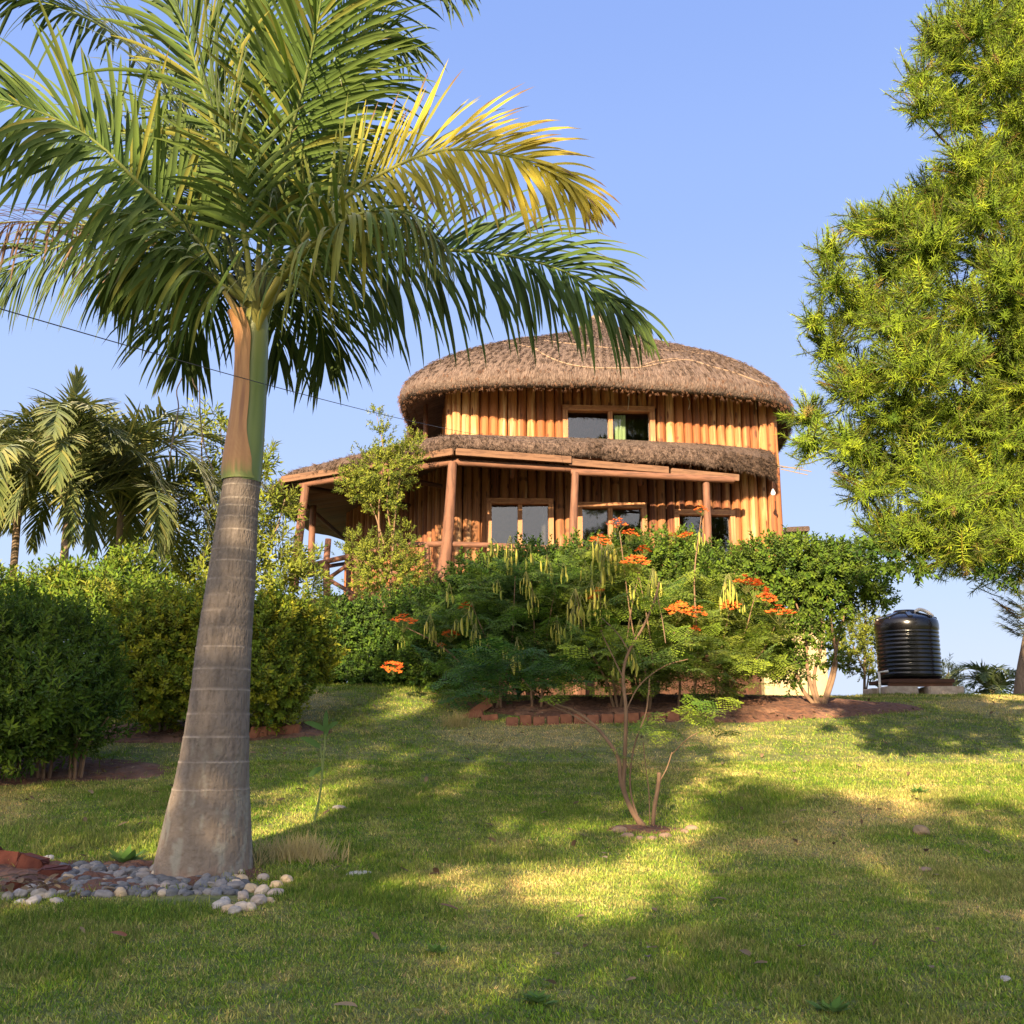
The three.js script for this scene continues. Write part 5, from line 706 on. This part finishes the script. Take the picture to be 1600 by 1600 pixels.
// ------------------------------------------------------------------ grass
{
  const tuft = (n, h, w, spread, lean, dead) => { const A = new Acc(); for (let i = 0; i < n; i++) { const a = R(0, 6.28), r = spread * Math.sqrt(rnd()), d = V(gauss() * lean, 1, gauss() * lean).normalize(), k = R(.5, 1.5), c = rnd() < dead ? [1.7 * k, 1.35 * k, 1.5 * k] : [k, k, k]; A.blade(V(Math.cos(a) * r, -.01, Math.sin(a) * r), d, V(Math.cos(a * 3), 0, Math.sin(a * 3)), h * R(.5, 1.2), w * R(.7, 1.2), c, [c[0] * 1.1, c[1] * 1.06, c[2]], V(gauss() * .7, -.55, gauss() * .7), 3); } return A.geo(); };
  const geos = [tuft(12, .036, .0062, .08, 1.3, .2), tuft(12, .034, .0065, .085, 1.6, .3), tuft(12, .05, .0062, .065, .8, .12), tuft(11, .036, .0068, .09, 2.0, .5)];
  const mats = geos.map(() => []), cols = geos.map(() => []);
  const addTuft = (x, z, k, s, dr) => { const lum = R(.7, 1.25); mats[k].push(new THREE.Matrix4().compose(onGround(x, z), new THREE.Quaternion().setFromEuler(new THREE.Euler(gauss() * .12, R(0, 6.28), gauss() * .12)), V(s, s * R(.8, 1.2), s))); cols[k].push(mix3(mix3([.08, .19, .015], [.25, .335, .03], rnd()), [.54, .44, .17], Math.min(1, dr)).map((v) => v * lum)); };
  let n = 0;
  while (n < 175000) {
    const t = rnd(), d = t < .36 ? Math.sqrt(lerp(10, 64, rnd())) : t < .72 ? Math.sqrt(lerp(60, 170, rnd())) : Math.sqrt(lerp(165, 420, rnd())), x = (rnd() - .5) * (1.0 * d + 2.4), z = -d;
    if (x > 3.2 + d * .5 + .6) continue; n++;
    if (inBed(x, z)) continue; const dr = dry(x, z), lg = long(x, z); if (dr > .7 && rnd() < (dr - .7) * 1.3) continue;
    addTuft(x, z, dr > .5 && rnd() < .7 ? 3 : lg > .75 && rnd() < .5 ? 2 : rnd() < .5 ? 0 : 1, (d < 8 ? R(.7, 1.1) : R(.9, 1.35)) * (1 + lg * .15), clamp(dr * R(.5, 1.2) + (rnd() < .12 ? .5 : 0)));
  }
  // longer grass along the pebbles, under the hedges and round the palm
  const lush = (px0, px1, py0, py1, n, s0, s1, dr = .05) => { for (let i = 0; i < n; i++) { const a = R(0, 6.283), r = Math.sqrt(rnd()) * R(.75, 1.15), q = G((px0 + px1) / 2 + Math.cos(a) * r * (px1 - px0) / 2, (py0 + py1) / 2 + Math.sin(a) * r * (py1 - py0) / 2); if (inBed(q.x, q.z, .85) || vnoise(q.x * 3, q.z * 3, 88) < .35) continue; addTuft(q.x, q.z, 2, R(s0, s1), R(0, dr * 2)); } };
  lush(70, 370, 1410, 1445, 260, .9, 1.4); lush(450, 740, 1375, 1455, 420, .9, 1.6); lush(0, 90, 1428, 1450, 80, .9, 1.4); lush(760, 950, 1250, 1310, 240, .9, 1.5); lush(1040, 1210, 1235, 1295, 240, 1, 1.6); lush(0, 260, 1280, 1345, 420, 1.2, 2.1, .25); lush(480, 700, 1062, 1085, 300, 1.2, 1.8); lush(90, 240, 1100, 1150, 200, 1.3, 2.4, .2); lush(1330, 1600, 1078, 1090, 300, 1.2, 2);
  for (const [b, n] of [[bedPalm, 110], [bedCream, 16], [bedMain, 260], [bedSap, 22], [bedHedge, 60], [bedLeft, 60]]) for (let i = 0; i < n; i++) { const a = R(0, 6.283), r = R(.72, 1.1), x = b.x + Math.cos(a) * b.rx * r, z = b.z + Math.sin(a) * b.rz * r; addTuft(x, z, 2, R(.8, 1.6), R(0, .6)); }
  const g = new THREE.Group(); g.name = 'lawn_grass'; tag(g, 'short patchy lawn grass, green in places and dry in others', 'grass', null, 'stuff'); scene.add(g);
  geos.forEach((ge, i) => copies(g, 'grass_tufts', ge, M.grass, mats[i], cols[i]));
  const dryTuft = (name, label, px, py, n, h, sx, col) => { const q = G(px, py), A = new Acc(); for (let i = 0; i < n; i++) { const b = V(gauss() * sx, 0, gauss() * .12); b.y = H(q.x + b.x, q.z + b.z) - q.y; const k = mix3(col, [.46, .36, .17], rnd()); A.blade(b, V(gauss() * .8, 1, gauss() * .7), V(1, 0, gauss()).normalize(), h * R(.3, 1.3), .0075, k, k, V(gauss() * .8, -.4, gauss() * .5), 3); } const m = part(scene, name, A.geo(), M.grass); m.position.copy(q); tag(m, label, 'grass tuft'); };
  dryTuft('dry_grass_tuft', 'straw coloured tuft of dry grass right of the palm foot', 468, 1345, 520, .2, .3, [.55, .44, .17]);
  dryTuft('bed_grass_tuft', 'yellow green grass tuft at the left tip of the red soil bed', 712, 1135, 300, .22, .22, [.24, .24, .06]);
  dryTuft('foot_weed', 'green weed growing at the right side of the palm foot', 405, 1352, 140, .15, .09, [.06, .11, .02]);
  const weed = (label, px, py, n, s) => { const q = G(px, py), A = new Acc(); for (let i = 0; i < n; i++) { const a = i * 2.4, d = V(Math.cos(a), R(.25, .9), Math.sin(a)); A.leaf(V(gauss() * .03, .01, gauss() * .03), d, V(0, 1, .1), s * R(.6, 1.1), s * .4, mix3([.08, .18, .025], [.16, .27, .04], rnd()), .12); } const m = part(scene, 'weed', A.geo(), M.leaf); m.position.copy(q); tag(m, label, 'weed'); };
  weed('small dark green weed in the near lawn left of centre', 682, 1492, 16, .09); weed('leafy weed in the sunlit grass at the right', 1436, 1242, 18, .13); weed('low weed near the bottom edge right of centre', 840, 1570, 20, .1); weed('flat green weed at the bottom of the lawn on the right', 1300, 1585, 20, .1); weed('tall weed between the pebbles left of the palm foot', 195, 1352, 20, .2);
  const lf = (label, px, py, c) => { const q = G(px, py), A = new Acc().strip(V(0, .02, 0), V(R(-1, 1), .12, R(-1, 1)), V(0, 1, .1), .13, .05, () => c, .3, 5), m = part(scene, 'fallen_leaf', A.geo(), M.leaf); m.position.copy(q).add(V(0, .03, 0)); tag(m, label, 'fallen leaf'); };
  lf('curled brown fallen leaf in the near grass left of centre', 716, 1435, [.24, .13, .07]); lf('pale fallen leaf in the grass below the sapling', 938, 1350, [.42, .3, .17]); lf('dry fallen leaf at the bottom left of the lawn', 520, 1590, [.4, .27, .14]); lf('reddish fallen leaf on the near lawn in front of the palm', 195, 1478, [.3, .11, .05]);
}
// leaf litter on the beds and here and there in the grass
{
  const one = new Acc().strip(V(-.03, .004, 0), V(1, .25, .1), V(0, 1, 0), .075, .036, (q) => mix3([1, 1, 1], [.7, .7, .7], q), .5, 4).geo(), m = [], c = [];
  for (let i = 0; i < 900; i++) { let x, z; if (i < 520) { const b = beds[[0, 0, 0, 1, 2, 5][i % 6]], a = R(0, 6.28), r = Math.sqrt(rnd()) * 1.05; x = b.x + Math.cos(a) * r * b.rx; z = b.z + Math.sin(a) * r * b.rz; } else { z = -Math.sqrt(R(12, 330)); x = R(-.5, .5) * (1.1 - z) ; } const k = R(.5, 1.3); m.push(new THREE.Matrix4().compose(onGround(x, z, i < 520 ? .06 : .02), new THREE.Quaternion().setFromEuler(new THREE.Euler(gauss() * .5, R(0, 6.28), gauss() * .5)), V(k, k, k))); c.push(mix3([.13, .07, .04], [.42, .29, .15], rnd() ** 1.4)); }
  const o = copies(scene, 'leaf_litter', one, M.leaf, m, c); tag(o, 'small dry brown leaves scattered over the soil beds and the lawn', 'leaf litter', null, 'stuff');
}
// ------------------------------------------------------------------ trees behind the viewer that shade the lawn
{
  const back = (name, label, x, z, list, n) => { const b0 = onGround(x, z, -.1), bl = list.map(([cx, cy, rx, ry]) => ({ c: V(cx, cy, z), rx, ry, rz: Math.min(rx * .5, .6) })); const hi = list.reduce((a, b) => (b[1] > a[1] ? b : a)); tree(name, label, 'tree', b0, [[[b0, V(x, hi[1] * .5, z), V(hi[0], hi[1], z)], .28, .06], ...list.map(([cx, cy]) => [[V(x, cy * .5, z), V(lerp(x, cx, .6), cy * .8, z), V(cx, cy, z)], .1, .03])], .3, SP.big, n, bl, { inner: .5, scale: .6, col: MDGREEN, group: 'shade trees behind the viewer' }); };
  back('shade_tree', 'spreading shade tree outside the picture behind the viewer', -6.8, 8, [[-5.25, 9.18, 1.05, 1.1], [-6.54, 9.50, 1.0, 1.6], [-5.23, 10.22, 1.0, .9], [-4.47, 11.26, .7, .42], [-5.56, 11.16, .8, .5], [-5.1, 7.94, 1.0, 1.0], [-6.27, 6.79, .9, 1.3], [-8.31, 9.72, 1.1, .9], [-7.42, 10.85, 1.0, .8], [-7.73, 6.13, 1.2, .75], [-5.83, 5.75, 1.3, .8], [-9.28, 9.08, .55, 1.2], [-4.40, 5.54, 1.1, .55]], 3300);
  back('shade_tree', 'taller shade tree outside the picture behind the viewer on the left', -12, 8, [[-11.45, 11.06, 1.9, 1.4], [-10.05, 10.33, 1.1, 1.5], [-13.12, 10.12, 1.8, 1.6], [-11.05, 8.87, 2.2, 1.6], [-9.61, 7.83, 1.1, 1.4], [-13.97, 8.25, 2, 1.8]], 5600);
  back('shade_tree', 'low shade tree outside the picture behind the viewer on the right', -2.2, 8, [[-2.07, 6.79, 1.2, 1.2], [-2.82, 7.52, .5, .8], [-1.0, 7.4, .75, .65], [-3.0, 8.15, .5, .4], [-2.3, 7.8, .5, .4], [-2.42, 5.65, 1.2, .7], [-0.33, 6.48, .9, .9]], 1400);
}
scene.traverse((o) => { if (o.isMesh) { o.castShadow = true; o.receiveShadow = true; } });
renderer.render(scene, camera);
